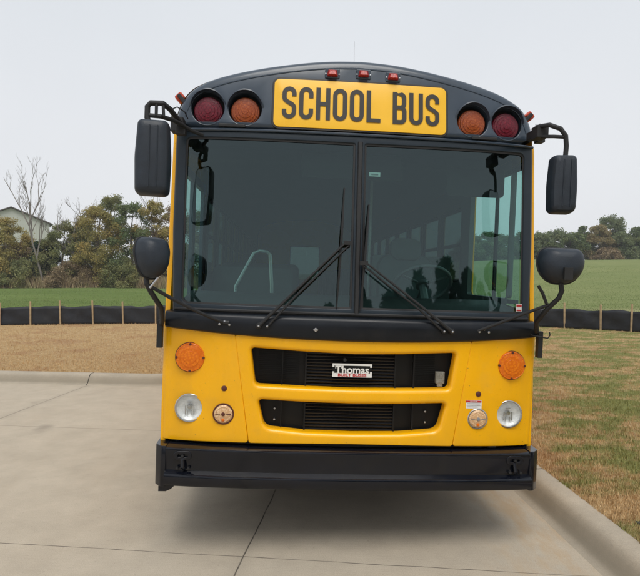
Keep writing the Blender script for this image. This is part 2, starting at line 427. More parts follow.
tag(MB().add([(a, b, 0) for a, b in V], F).build('pavement', M['concrete'], smooth=0), kind='structure')
prof = [(-.01, -.006), (.02, .002), (.045, .008), (.065, .022), (.085, .052), (.108, .096), (.130, .128), (.155, .146), (.19, .154), (.27, .157), (.288, .150), (.295, .12), (.295, -.1)]
mb = MB(); rings = [side(toe, d) for d, _ in prof]; N = len(toe)
mb.add([(rings[j][i][0], rings[j][i][1], prof[j][1]) for j in range(len(prof)) for i in range(N)],
       [(j * N + i, j * N + i + 1, (j + 1) * N + i + 1, (j + 1) * N + i) for j in range(len(prof) - 1) for i in range(N - 1)])
tag(mb.build('kerb', M['kerb'], smooth=60), kind='structure')
# open joints sawn across the kerb
def kerb_joint(at):
    j = min(range(1, N - 1), key=lambda i: math.hypot(toe[i][0] - at[0], toe[i][1] - at[1]))
    p = Vector(at); t = Vector((toe[j + 1][0] - toe[j - 1][0], toe[j + 1][1] - toe[j - 1][1])).normalized(); nn = Vector((t.y, -t.x))
    a = Vector(toe[j]); p = a + t * (p - a).dot(t)
    vs = []
    for d, z in prof[1:11]:
        for s in (-.005, .005):
            q = p + nn * d + t * s; vs.append((q.x - nn.x * .002, q.y - nn.y * .002, z + .003))
    return vs, [(2 * i, 2 * i + 1, 2 * i + 3, 2 * i + 2) for i in range(9)]
mb = MB()
for at in ((-3.72, 8.73), (1.66, 2.98), (-7.4, 9.2), (1.56, 4.5)): mb.add(*kerb_joint(at))
tag(mb.build('kerb_joints', M['under'], smooth=0), kind='structure')

# ------------------------------------------------------------------ ground sheet
def lawn_nodes(n, field=False):
    big = noise_node(n, .45, 5, .6, stretch=(.8, 1.1, 1)); mid = noise_node(n, 2.4, 6, .7, stretch=(.85, 1.3, 1)); fine = noise_node(n, 14, 5, .75)
    t = n.nodes.new('ShaderNodeTexCoord'); s = n.nodes.new('ShaderNodeSeparateXYZ'); n.links.new(t.outputs['Object'], s.inputs[0])
    straw = ramp(n, fine.outputs['Fac'], [(.28, (.34, .21, .10)), (.5, (.52, .36, .19)), (.72, (.70, .54, .32))]).outputs[0]
    green = ramp(n, fine.outputs['Fac'], [(.28, (.13, .155, .045)), (.72, (.31, .33, .12))]).outputs[0]
    # greener to the right of the drive than behind the left-hand kerb
    mr = n.nodes.new('ShaderNodeMapRange'); mr.inputs[1].default_value = -2; mr.inputs[2].default_value = 3; mr.inputs[3].default_value = .28; mr.inputs[4].default_value = .0
    n.links.new(s.outputs['X'], mr.inputs[0])
    sub = n.nodes.new('ShaderNodeMath'); sub.operation = 'SUBTRACT'; n.links.new(mid.outputs['Fac'], sub.inputs[0]); n.links.new(mr.outputs[0], sub.inputs[1])
    ad = n.nodes.new('ShaderNodeMath'); ad.operation = 'MULTIPLY_ADD'; ad.inputs[1].default_value = .5; n.links.new(big.outputs['Fac'], ad.inputs[0]); n.links.new(sub.outputs[0], ad.inputs[2])
    g = ramp(n, ad.outputs[0], [(.69, (0, 0, 0)), (.81, (.9,) * 3)]).outputs[0]
    red = noise_node(n, 1.1, 4, .6); straw = mixc(n, ramp(n, red.outputs['Fac'], [(.5, (0, 0, 0)), (.66, (.5,) * 3)]).outputs[0], straw, (.38, .21, .115))
    return mixc(n, g, straw, green), fine
m, n, b = newmat('dry_lawn'); c, fn = lawn_nodes(n)
n.links.new(c, b.inputs['Base Color']); b.inputs['Roughness'].default_value = 1; b.inputs['Specular IOR Level'].default_value = .05
f2 = noise_node(n, 60, 4, .8); bump(n, b, f2.outputs['Fac'], .9, .03); M['lawn'] = m
m, n, b = newmat('lawn_blades'); c, fn = lawn_nodes(n)
info = n.nodes.new('ShaderNodeTexNoise'); info.inputs['Scale'].default_value = 300; tcx = n.nodes.new('ShaderNodeTexCoord'); n.links.new(tcx.outputs['Object'], info.inputs['Vector'])
c = mixc(n, .9, c, ramp(n, info.outputs['Fac'], [(.3, (.6, .6, .55)), (.7, (1.55, 1.5, 1.45))]).outputs[0], 'MULTIPLY')
n.links.new(c, b.inputs['Base Color']); b.inputs['Roughness'].default_value = .8; b.inputs['Specular IOR Level'].default_value = .15; M['blades'] = m
m, n, b = newmat('green_field')
big = noise_node(n, .06, 5, .6, stretch=(.5, 1.2, 1)); mid = noise_node(n, .7, 6, .7, stretch=(.5, 1.4, 1)); fi = noise_node(n, 6, 4, .8)
t = n.nodes.new('ShaderNodeTexCoord'); s = n.nodes.new('ShaderNodeSeparateXYZ'); n.links.new(t.outputs['Object'], s.inputs[0])
g1 = ramp(n, big.outputs['Fac'], [(.3, (.115, .165, .05)), (.7, (.16, .21, .068))]).outputs[0]
g2 = ramp(n, big.outputs['Fac'], [(.3, (.17, .205, .08)), (.7, (.235, .255, .11))]).outputs[0]
mr = n.nodes.new('ShaderNodeMapRange'); mr.inputs[1].default_value = -8; mr.inputs[2].default_value = 12; n.links.new(s.outputs['X'], mr.inputs[0])
c = mixc(n, mr.outputs[0], g1, g2)
c = mixc(n, .6, c, ramp(n, mid.outputs['Fac'], [(.3, (.75, .78, .7)), (.7, (1.2, 1.15, 1.2))]).outputs[0], 'MULTIPLY')
c = mixc(n, .5, c, ramp(n, fi.outputs['Fac'], [(.3, (.65, .65, .65)), (.7, (1.3, 1.3, 1.3))]).outputs[0], 'MULTIPLY')
# worn pale strip just beyond the fence
wn = noise_node(n, .35, 5, .6); rx = n.nodes.new('ShaderNodeMapRange'); rx.inputs[1].default_value = 8.5; rx.inputs[2].default_value = 13; n.links.new(s.outputs['X'], rx.inputs[0])
ry = n.nodes.new('ShaderNodeMapRange'); ry.inputs[1].default_value = 27; ry.inputs[2].default_value = 20; n.links.new(s.outputs['Y'], ry.inputs[0])
a = n.nodes.new('ShaderNodeMath'); a.operation = 'MULTIPLY'; n.links.new(rx.outputs[0], a.inputs[0]); n.links.new(ry.outputs[0], a.inputs[1])
a2 = n.nodes.new('ShaderNodeMath'); a2.operation = 'MULTIPLY'; n.links.new(a.outputs[0], a2.inputs[0]); n.links.new(ramp(n, wn.outputs['Fac'], [(.35, (.2,) * 3), (.5, (1,) * 3)]).outputs[0], a2.inputs[1])
c = mixc(n, a2.outputs[0], c, (.42, .35, .22))
n.links.new(c, b.inputs['Base Color']); b.inputs['Roughness'].default_value = 1; b.inputs['Specular IOR Level'].default_value = .03
bump(n, b, fi.outputs['Fac'], .8, .06); M['field'] = m

def axis_pts(lo, hi, c):
    v = [c]; x = c
    while x < hi: x += .9 + .07 * abs(x - c); v.append(x)
    x = c
    while x > lo: x -= .9 + .07 * abs(x - c); v.append(x)
    return sorted(v)
BIG = 450
gx, gy = np.meshgrid(axis_pts(-BIG, BIG, 0), axis_pts(-BIG, BIG, 10))
ex = np.stack([gx.ravel(), gy.ravel()], 1); ex = ex[(abs(ex[:, 0]) < BIG - 5) & (abs(ex[:, 1]) < BIG - 5)]
fl = densify([(-BIG + 1, 10)] + FENCE + [(60, -40), (200, -BIG + 1)], 3, closed=False)
V, F = fill([(-BIG, -BIG), (BIG, -BIG), (BIG, BIG), (-BIG, BIG)], [hole], None, extra=ex, lines=[fl])
V = np.array(V); hz = hgt(V[:, 0], V[:, 1])
fpoly = [(-BIG, BIG)] + [(-BIG, 10)] + FENCE + [(60, -40), (200, -BIG), (BIG, -BIG), (BIG, BIG)]
cc = np.array([V[list(f)].mean(0) for f in F]); inf = pip(cc[:, 0], cc[:, 1], fpoly)
mb = MB(); mb.v = [(float(a), float(b), float(z)) for (a, b), z in zip(V, hz)]; mb.f = F; mb.mi = [int(q) for q in inf]
tag(mb.build('ground', [M['lawn'], M['field']], smooth=60), kind='structure')

# ------------------------------------------------------------------ grass blades
def blades(name, m, x, y, h0, h1, w0, w1, lean=.6):
    K = len(x); z = hgt(x, y) - .004
    az = rng.uniform(0, 2 * PI, K); ht = rng.uniform(h0, h1, K); w = rng.uniform(w0, w1, K); ld = rng.uniform(0, 2 * PI, K); ln = ht * rng.uniform(.1, lean, K)
    v = np.zeros((K, 3, 3))
    v[:, 0] = np.stack([x - np.cos(az) * w / 2, y - np.sin(az) * w / 2, z], 1)
    v[:, 1] = np.stack([x + np.cos(az) * w / 2, y + np.sin(az) * w / 2, z], 1)
    v[:, 2] = np.stack([x + np.cos(ld) * ln, y + np.sin(ld) * ln, z + ht], 1)
    me = bpy.data.meshes.new(name); me.vertices.add(K * 3); me.loops.add(K * 3); me.polygons.add(K)
    me.vertices.foreach_set('co', v.ravel()); me.loops.foreach_set('vertex_index', np.arange(K * 3)); me.polygons.foreach_set('loop_start', np.arange(K) * 3)
    me.update(); me.materials.append(m)
    o = bpy.data.objects.new(name, me); COL.objects.link(o); return o
NB = 420000
r = 2.9 * np.exp(rng.uniform(0, 1, NB) * math.log(21 / 2.9)); th = rng.uniform(-R(40), R(44), NB)
x = r * np.sin(th); y = r * np.cos(th)
k = ~pip(x, y, hole) & ~pip(x, y, fpoly); x, y, r = x[k], y[k], r[k]
o = blades('lawn_grass', M['blades'], x, y, .018, .052, .004, .010)
tag(o, kind='stuff', label='short dry mown grass, straw brown with green patches, along the kerb', cat='grass')
m, n, b = newmat('field_blades'); q = noise_node(n, .5, 5, .7); q2 = noise_node(n, 40, 2)
c = mixc(n, .8, ramp(n, q.outputs['Fac'], [(.3, (.12, .175, .06)), (.5, (.17, .22, .08)), (.72, (.25, .255, .12))]).outputs[0], ramp(n, q2.outputs['Fac'], [(.3, (.7, .7, .7)), (.7, (1.3, 1.3, 1.3))]).outputs[0], 'MULTIPLY')
n.links.new(c, b.inputs['Base Color']); b.inputs['Roughness'].default_value = .9; b.inputs['Specular IOR Level'].default_value = .1; M['fieldblades'] = m
NB = 170000
r = 13 * np.exp(rng.uniform(0, 1, NB) * math.log(75 / 13)); th = rng.uniform(-R(38), R(42), NB); x = r * np.sin(th); y = r * np.cos(th)
k = pip(x, y, fpoly); x, y = x[k], y[k]
o = blades('field_grass', M['fieldblades'], x, y, .03, .08, .012, .03)
tag(o, kind='stuff', label='short green grass of the open field beyond the silt fence', cat='grass')
# tall dead weeds below the far left trees
m, n, b = newmat('dead_weeds'); q = noise_node(n, .8, 4)
n.links.new(ramp(n, q.outputs['Fac'], [(.3, (.22, .15, .085)), (.5, (.34, .25, .15)), (.7, (.28, .25, .12))]).outputs[0], b.inputs['Base Color']); b.inputs['Roughness'].default_value = 1; M['weeds'] = m
x = rng.uniform(-50, -8, 24000); y = 58.5 + rng.uniform(0, 4.5, 24000) + .6 * np.sin(x * .5)
o = blades('tall_weeds', M['weeds'], x, y, .5, 1.5, .05, .13, .5)
tag(o, kind='stuff', label='tall dead brown weeds along the foot of the left trees', cat='weeds')

# ------------------------------------------------------------------ silt fence
fe = empty('silt_fence', (0, 17.8, 0)); tag(fe, 'long low black fabric silt fence stapled to thin wooden stakes', 'fence')
fpts = densify(FENCE, .175, closed=False)
mb = MB(); NF = len(fpts); ph = rng.uniform(0, 6, 4)
vs = []
rows = 8
acc = 0
for i, (a, b_) in enumerate(fpts):
    z0 = float(hgt(a, b_)); sag = -.03 * math.sin(PI * i * .175 / 1.05) ** 2 + .010 * math.sin(i * 2.1 + ph[0]) + .012 * math.sin(i * .63)
    for j in range(rows):
        u = j / (rows - 1); wob = (.016 * math.sin(i * 1.1 + j * .9 + ph[1]) + .012 * math.sin(i * 2.3 - j * 1.7 + ph[2]) + .03 * math.sin(PI * i * .175 / 1.05) ** 2 * u) * (1 if 0 < j else .2)
        vs.append((a + wob * .5, b_ - .02 + wob, z0 - .02 + u * (.60 + sag)))
fs = [(i * rows + j, (i + 1) * rows + j, (i + 1) * rows + j + 1, i * rows + j + 1) for i in range(NF - 1) for j in range(rows - 1)]
fo = mb.add(vs, fs).build('fabric', M['fabric'], smooth=80)
fo.parent = fe; fo.location = (0, -17.8, 0)
sdm = fo.modifiers.new('thick', 'SOLIDIFY'); sdm.thickness = .006
def along(line, x):
    for (a, b_), (c, d) in zip(line[:-1], line[1:]):
        if a <= x <= c: return b_ + (d - b_) * (x - a) / (c - a)
stx = [(px - 320) / 554 for px in (-31, 0.5, 31, 61, 93.5, 123.5, 156, 187, 215, 245, 277, 308, 340, 372, 404, 437, 470, 500, 531, 564, 600, 630.5, 660, 690)]
for sx in stx:
    # stake stands where its bearing crosses the fence line
    best = min(fpts, key=lambda p: abs(p[0] / max(p[1], .1) - sx) if p[1] > 5 else 9)
    a = sx * best[1]; b_ = along(FENCE, a) or best[1]; a = sx * b_
    z0 = float(hgt(a, b_)); tl = random.uniform(-.02, .03); h = random.uniform(.70, .80)
    mb = MB(); mb.add([(dx + t_ * tl, dy - .06, z) for z, t_ in ((-.1, 0), (h, 1)) for dx, dy in ((-.02, -.02), (.02, -.02), (.02, .02), (-.02, .02))],
                      [(0, 1, 5, 4), (1, 2, 6, 5), (2, 3, 7, 6), (3, 0, 4, 7), (4, 5, 6, 7)])
    st = mb.build('stake', M['stake'], fe, smooth=0); st.location = (a, b_ - 17.8, z0)

# ------------------------------------------------------------------ school bus
TX, TY, YAW, ROLL = .17419729, 3.43037615, .061288, .03531214
bus = empty('school_bus', (TX, TY, 0), (0, ROLL, YAW))
tag(bus, 'yellow school bus with black front cap, split windshield and black bumper', 'school bus')
def S(x, z):
    y = .06 * (x / 1.2) ** 2 + .05 * abs(x / 1.2) ** 6
    zz = max(0, z - 1.40)
    return y + .10 * zz + .05 * max(0, z - 2.6)
def on(off):
    return lambda a, b, d: (a, S(a, b) + off + d, b)
def mir(pts): return [(-a, b) for a, b in reversed(pts)]
def sym(half):                     # half outline from bottom centre, up the right side, to top centre
    return half + [(-a, b) for a, b in reversed(half) if abs(a) > 1e-6]
def tilt(z): return Matrix.Rotation(R(-3), 3, 'X')

# front cap above the windshield
arcp = [(1.20, 2.64), (1.192, 2.73), (1.167, 2.815), (1.12, 2.893), (1.055, 2.945), (.92, 3.004), (.69, 3.064), (.42, 3.115), (.2, 3.143), (0, 3.153)]
def catmull(P, k=4):
    out = []
    for i in range(len(P) - 1):
        p0, p1, p2, p3 = P[max(i - 1, 0)], P[i], P[i + 1], P[min(i + 2, len(P) - 1)]
        for j in range(k):
            t = j / k; out.append(tuple(.5 * (2 * p1[c] + (p2[c] - p0[c]) * t + (2 * p0[c] - 5 * p1[c] + 4 * p2[c] - p3[c]) * t * t + (3 * p1[c] - p0[c] - 3 * p2[c] + p3[c]) * t ** 3) for c in (0, 1)))
    out.append(P[-1]); return out
top = catmull(arcp)
full = sym([(0, 2.652), (.4, 2.652), (.8, 2.652), (1.195, 2.655)] + top[1:])
inset = offset(full, -.045)
inset = [(a, max(b, 2.657)) for a, b in inset]
lampx = [(-.98, 'red'), (-.741, 'amber'), (.741, 'amber'), (.98, 'red')]
cap = MB()
panel(cap, densify(inset, .08), [circle(lx, 2.787, .106 + .006, 48) for lx, _ in lampx], on(0), .09, .045, .12, .006, .075)
# slim raised lip that follows the roof edge
lipc = densify(offset(full, -.075)[4:-3], .05, closed=False)
cap_o = cap.build('front_cap', M['black'], bus, smooth=40)
mb = MB(); lp = [p for p in offset(full, -.062) if p[1] > 2.728]
mb.tube([(a, S(a, b) + .0015, b) for a, b in lp], .006, 6); mb.build('roof_edge_bead', M['black'], cap_o)
# yellow roof and body shell behind the cap
def shell(y0, y1, inset_=.0, zlow=.66):
    pr = [(a - inset_ * (1 if a > 0 else -1) * (1 if abs(a) > 1e-6 else 0), b - inset_) for a, b in top]
    return pr
roofline = [(a, b) for a, b in top] + [(-a, b) for a, b in reversed(top[:-1])]
mb = MB()
ys = [.30, .34, 1.0, 2.5, 4.5, 6.5, 8.5, 10.2, 10.3]
def rl(y, i):
    a, b = roofline[i]; k = 1 if y < 10.25 else .985
    return (a * k * 1.004, y, 2.6 + (b + .012 - 2.6) * k)
NR = len(roofline)
mb.add([rl(y, i) for y in ys for i in range(NR)], [(j * NR + i, j * NR + i + 1, (j + 1) * NR + i + 1, (j + 1) * NR + i) for j in range(len(ys) - 1) for i in range(NR - 1)])
roof_o = mb.build('roof', M['yellow'], bus, smooth=50)
mb = MB()
mb.add([(a * .965, y, 2.6 + (b - 2.6) * .92 - .01) for y in (.32, 10.25) for a, b in roofline], [(i, i + 1, NR + i + 1, NR + i) for i in range(NR - 1)])
mb.build('ceiling_lining', M['inner'], roof_o, smooth=50)

# side walls with window openings
def wall_outline():
    return [(.125, .60), (.13, 1.0), (.15, 1.40), (.165, 1.55), (.235, 2.3), (.262, 2.60), (.27, 2.64), (10.3, 2.64), (10.3, .60)]
WIN = [(1.62 + .78 * i, 1.62 + .78 * i + .70) for i in range(11)]
def arch(cx): return [(cx - .62, .60)] + [(cx + .60 * math.cos(R(a)), .60 + .46 * math.sin(R(a)) + .0) for a in range(180, -1, -12)] + [(cx + .62, .60)]
for sg, nm in ((-1, 'door side'), (1, 'driver side')):
    holes = []
    for i, (a, b) in enumerate(WIN): holes.append(fillet([(a, 1.72), (b, 1.72), (b, 2.42), (a, 2.42)], .06))
    if sg < 0: holes.append(fillet([(.40, .66), (1.45, .66), (1.45, 2.50), (.40, 2.50)], .05))
    else: holes.append(fillet([(.34, 1.55), (1.38, 1.62), (1.38, 2.52), (.40, 2.56)], .05))
    out = [(.125, .40), (.13, 1.0), (.15, 1.40), (.165, 1.55), (.235, 2.3), (.262, 2.60), (.27, 2.64), (10.3, 2.64), (10.3, .40)]
    for cx in (7.7, 2.20): out += [(cx + .60, .40)] + [(cx + .60 * math.cos(R(a)), .60 + .48 * math.sin(R(a))) for a in range(0, 181, 12)] + [(cx - .60, .40)]
    mb = MB(); panel(mb, densify(out, .25), holes, lambda a, b, d, sg=sg: (sg * (1.203 - d), a, b), .35, .012, .02, .006, .008)
    w = mb.build('side_wall', M['yellow'], bus, smooth=35)
    mb = MB()
    for z in (.80, 1.12, 1.50): mb.box((sg * 1.209, 6.0, z), (.014, 8.2, .05))
    mb.build('rub_rail', M['rubber'], w, bevel=.004)
    # inner lining
    mb = MB(); out2 = [(.5, .95), (10.2, .95), (10.2, 2.62), (.5, 2.62)] if sg > 0 else [(1.5, .95), (10.2, .95), (10.2, 2.62), (1.5, 2.62)]
    hs_ = [[(a, z) for a, z in h] for h in holes[:11]] + ([] if sg < 0 else [fillet([(.51, 1.62), (1.38, 1.62), (1.38, 2.52), (.505, 2.55)], .03)])
    panel(mb, densify(out2, .6), hs_, lambda a, b, d, sg=sg: (sg * (1.15 + d), a, b), .5, .002, .001, .002, .043, n=2)
    mb.build('wall_lining', M['inner'], w, smooth=0)
    for i, (a, b) in enumerate(WIN):
        f = MB()
        for (y0, y1, z0, z1) in ((a, b, 2.39, 2.42), (a, b, 1.72, 1.75), (a, a + .03, 1.75, 2.39), (b - .03, b, 1.75, 2.39), (a + .03, b - .03, 2.06, 2.09)):
            f.box((sg * 1.178, (y0 + y1) / 2, (z0 + z1) / 2), (.02, y1 - y0, z1 - z0))
        fo = f.build('window', M['rubber'], w, smooth=0)
        g = MB(); g.add([(sg * 1.176, a + .02, 1.74), (sg * 1.176, b - .02, 1.74), (sg * 1.176, b - .02, 2.4), (sg * 1.176, a + .02, 2.4)], [(0, 1, 2, 3)])
        # pane is the sub-part of the wall's window frame: keep two levels under the bus
        go = g.build('pane', M['privacy'], w, smooth=0)
    if sg > 0:
        f = MB(); f.box((1.178, .82, 2.04), (.02, .03, .90)); f.box((1.178, .88, 1.60), (.02, 1.0, .03)); f.box((1.178, .88, 2.545), (.02, 1.0, .03)); f.build('driver_window_frame', M['rubber'], w, smooth=0)
        g = MB(); g.add([(1.176, .34, 1.56), (1.176, 1.38, 1.60), (1.176, 1.38, 2.56), (1.176, .38, 2.58)], [(0, 1, 2, 3)]); g.build('driver_window_pane', M['sideglass'], w, smooth=0)
door = MB()
for (y0, y1) in ((.41, .92), (.93, 1.44)):
    for (a, b, c, d) in ((y0, y1, .68, .76), (y0, y1, 2.42, 2.49), (y0, y0 + .05, .76, 2.42), (y1 - .05, y1, .76, 2.42), (y0 + .05, y1 - .05, 1.45, 1.51)):
        door.box((-1.18, (a + b) / 2, (c + d) / 2), (.03, b - a, d - c))
do_ = door.build('entrance_door', M['black'], bus, bevel=.004)
g = MB()
for (y0, y1) in ((.45, .88), (.97, 1.40)):
    for z0, z1 in ((.75, 1.46), (1.50, 2.43)): g.add([(-1.18, y0, z0), (-1.18, y1, z0), (-1.18, y1, z1), (-1.18, y0, z1)], [(0, 1, 2, 3)])
g.build('door_glass', M['sideglass'], do_, smooth=0)
# rear wall with emergency door glass
mb = MB(); rw = [(-1.19, .62), (1.19, .62)] + [(a * .985, b * .998) for a, b in top] + [(-a * .985, b * .998) for a, b in reversed(top[:-1])]
rh = [fillet([(-.36, 1.65), (.36, 1.65), (.36, 2.45), (-.36, 2.45)], .06)]
panel(mb, densify(rw, .3), rh, lambda a, b, d: (a, 10.30 - d, b), .35, .01, .02, .01, .03)
rwo = mb.build('rear_wall', M['yellow'], bus)
g = MB()
for h in rh:
    xs = [p[0] for p in h]; zs = [p[1] for p in h]; g.add([(min(xs) - .01, 10.28, min(zs) - .01), (max(xs) + .01, 10.28, min(zs) - .01), (max(xs) + .01, 10.28, max(zs) + .01), (min(xs) - .01, 10.28, max(zs) + .01)], [(0, 1, 2, 3)])
g.build('rear_glass', M['privacy'], rwo, smooth=0)
# floor, firewall, underside
mb = MB(); mb.box((0, 5.9, .93), (2.3, 8.7, .04)); mb.box((.45, 1.0, .93), (1.4, 1.2, .04)); mb.box((-.72, 1.0, .62), (.9, 1.1, .04)); mb.build('floor_pan', M['innerfloor'], bus, smooth=0)
mb = MB(); mb.box((0, .30, 1.03), (2.26, .03, .80)); mb.box((0, 4.9, .66), (1.9, 9.0, .30)); mb.box((-.62, 1.7, .56), (.09, 2.8, .20)); mb.box((.62, 1.7, .56), (.09, 2.8, .20)); mb.box((0, .98, .51), (2.26, 1.5, .17)); mb.box((-.75, .95, .40), (.7, .9, .08)); mb.box((.35, 1.05, .39), (.9, .5, .12)); mb.box((0, 1.75, .33), (1.7, .35, .30)); mb.box((0, 2.6, .36), (1.2, .6, .30)); mb.box((0, 5.0, .50), (1.7, 3.4, .30)); mb.tube([(-1.0, 2.20, .5), (1.0, 2.20, .5)], .06); mb.tube([(-1.0, 7.7, .5), (1.0, 7.7, .5)], .09)  # low unseen boxes among these are added to block light behind the bumper
mb.build('chassis_and_shade_boxes', M['under'], bus, smooth=30)
for sx in (-1, 1):
    for wy, dual in ((2.20, 0), (7.7, 1)):
        zc = .50 + sx * .0365
        mb = MB(); mb.lathe([(.29, -.13), (.42, -.14), (.485, -.12), (.50, -.08), (.50, .08), (.485, .12), (.42, .14), (.29, .13)], (sx * 1.03, wy, zc), 'x', 48)
        wo_ = mb.build('wheel', M['tyre'], bus)
        mb = MB(); mb.lathe([(.285, -.12), (.285, .12), (.24, .10), (.20, .03), (.10, .05), (.09, .10), (0.001, .10)] if sx > 0 else [(.285, .12), (.285, -.12), (.24, -.10), (.20, -.03), (.10, -.05), (.09, -.10), (.001, -.10)], (sx * 1.03, wy, zc), 'x', 32); mb.build('rim', M['rim'], wo_)

# windshield surround, panes, gasket, divider
half = sym([(0, 1.492), (.4, 1.492), (.8, 1.492), (1.13, 1.492), (1.155, 2.0), (1.163, 2.643), (.8, 2.638), (.4, 2.634), (0, 2.634)])
paneR = fillet([(.024, 1.530), (1.10, 1.530), (1.118, 2.605), (.024, 2.597)], [.02, .05, .04, .02])
paneR = densify(paneR, .1); paneL = mir(paneR)
mb = MB(); panel(mb, densify(half, .09), [paneR, paneL], on(.004), .1, .02, .09, .006, .02)
sur = mb.build('windshield_surround', M['frame'], bus, smooth=40)
for pn in (paneR, paneL):
    V, F = fill(offset(pn, .008), [], .1)
    mb = MB(); mb.add([(a, S(a, b) + .018, b) for a, b in V], F)
    pane = mb.build('windshield', M['windshield'], bus, smooth=60)
    mb = MB(); inner = offset(pn, -.018); Np = len(pn)
    mb.add([(a, S(a, b) + .0085, b) for a, b in pn] + [(a, S(a, b) + .012, b) for a, b in inner] , [(i, (i + 1) % Np, Np + (i + 1) % Np, Np + i) for i in range(Np)])
    mb.build('gasket', M['rubber'], pane, smooth=60)
mb = MB(); zz = [1.50 + .1 * i for i in range(12)]
for z0, z1 in zip(zz[:-1], zz[1:]):
    z1 = min(z1, 2.61)
mb.add([(x_, S(0, z) + y_, z) for z in zz for x_, y_ in ((-.016, .0), (-.010, -.010), (.010, -.010), (.016, .0))], [(4 * i + j, 4 * i + j + 1, 4 * i + j + 5, 4 * i + j + 4) for i in range(len(zz) - 1) for j in range(3)])
mb.build('divider', M['rubber'], sur, smooth=50)
# header seam bead between cap and windshield
mb = MB(); mb.tube([(a, S(a, 2.648) - .004, 2.646) for a in np.linspace(-1.175, 1.175, 40)], .009, 8); mb.build('header_bead', M['black'], sur)

# roof lamps
def warning(lx, kind):
    m = M['lens_red'] if kind == 'red' else M['lens_amber_dim']
    y0 = S(lx, 2.787)
    mb = MB(); mb.lathe([(.1065, -.004), (.1065, .085), (.0, .086)], (lx, y0 + .015, 2.787), n=48, cap=False)
    h = mb.build('warning_lamp', M['rubber'], bus)
    mb = MB(); c = (lx, y0 + .020, 2.773)
    mb.lathe([(.092, .045), (.092, .005), (.086, -.003), (.080, -.003), (.078, -.009), (.064, -.012), (.062, -.0155), (.045, -.018), (.043, -.021), (.022, -.0235), (.020, -.026), (.0005, -.027)], c, n=48)
    mb.build('lens', m, h, smooth=25)
    # hood over the top half of the lamp
    mb = MB(); vs = []; n_h = 24
    for k in range(n_h + 1):
        t = PI * (.02 + .96 * k / n_h); d = .030 * max(0, math.sin(t)) ** .6
        for rr, yy in ((.118, .004), (.119, -d), (.112, -d - .002), (.1075, .01)): vs.append((lx + rr * math.cos(t), y0 + yy, 2.787 + rr * math.sin(t)))
    mb.add(vs, [(4 * k + j, 4 * k + j + 1, 4 * k + j + 5, 4 * k + j + 4) for k in range(n_h) for j in range(3)])
    mb.build('hood', M['black'], h, smooth=50)
for lx, kd in lampx: warning(lx, kd)
for mx_ in (-.190, .012, .205):
    z = 3.052 - .01 * abs(mx_) * 4; y = S(mx_, z)
    mb = MB(); mb.box((mx_, y - .004, z), (.095, .016, .062)); bs_ = mb.build('marker_lamp', M['black'], bus, bevel=.006)
    mb = MB(); mb.add([(mx_ - .036, y - .012, z - .02), (mx_ + .036, y - .012, z - .02), (mx_ + .028, y - .012, z + .024), (mx_ - .028, y - .012, z + .024),
                      (mx_ - .028, y - .045, z - .018), (mx_ + .028, y - .045, z - .018), (mx_ + .018, y - .032, z + .015), (mx_ - .018, y - .032, z + .015)],
                     [(0, 1, 5, 4), (1, 2, 6, 5), (2, 3, 7, 6), (3, 0, 4, 7), (4, 5, 6, 7)])
    mb.build('marker_lens', M['lens_marker'], bs_, smooth=0, bevel=.006)
    for sx in (-.043, .043): MB().lathe([(.0001, -.004), (.005, -.003), (.006, .002)], (mx_ + sx, y - .012, z - .005), n=10).build('screw', M['steel'], bs_)
for sx in (-1, 1):
    mb = MB(); rot = Matrix.Rotation(R(48) * -sx, 3, 'Y')
    c = Vector((sx * 1.165, .33, 2.865)); 
    mb.box(c + rot @ Vector((0, 0, .0)), (.07, .10, .025), rot); b0 = mb.build('corner_marker_lamp', M['rubber'], bus, bevel=.005)
    mb = MB(); mb.box(c + rot @ Vector((0, 0, .028)) if False else c + (Matrix.Rotation(R(45) * sx, 3, 'Y') @ Vector((0, 0, .022))), (.055, .07, .05), Matrix.Rotation(R(45) * sx, 3, 'Y')); mb.build('marker_lens', M['lens_corner'], b0, bevel=.01)
mb = MB(); mb.tube([(-.02, .45, 3.09), (-.024, .44, 3.22), (-.03, .42, 3.36)], [.0022, .0018, .0014], 6); mb.build('antenna', M['steel'], bus)
# slim vents below the lamps
for sx in (-1, 1):
    y = S(sx * .82, 2.672); mb = MB(); mb.box((sx * .82, y - .004, 2.674), (.17, .016, .022)); vo = mb.build('lamp_visor', M['rubber'], bus, bevel=.006)

# sign
sg_out = fillet([(-.557, 2.678), (.557, 2.678), (.557, 2.992), (-.557, 2.992)], .035)
mb = MB(); panel(mb, densify(offset(sg_out, .012), .08), [], on(-.003), .12, .003, .01)
sb = mb.build('school_bus_sign', M['letter'], bus)
mb = MB(); panel(mb, densify(sg_out, .08), [], on(-.0075), .12, .002, .004); mb.build('sign_face', M['sign'], sb)
def ribbon(mb, path, w, y_off, closed=False, mp=None):
    P = [Vector(p) for p in path]; n = len(P); vs = []
    for i, p in enumerate(P):
        a = P[(i - 1) % n] if (closed or i) else p; b = P[(i + 1) % n] if (closed or i < n - 1) else p
        d1 = (p - a); d2 = (b - p)
        if d1.length < 1e-7: d1 = d2
        if d2.length < 1e-7: d2 = d1
        d1.normalize(); d2.normalize(); t = (d1 + d2).normalized(); nn = Vector((t.y, -t.x)); k = max(.6, nn.dot(Vector((d2.y, -d2.x))))
        for s in (-1, 1): q = p + nn * (s * w / 2 / k); vs.append((q.x, S(q.x, q.y) + y_off, q.y))
    m_ = n if closed else n - 1
    mb.add(vs, [(2 * i, 2 * i + 1, 2 * ((i + 1) % n) + 1, 2 * ((i + 1) % n)) for i in range(m_)])
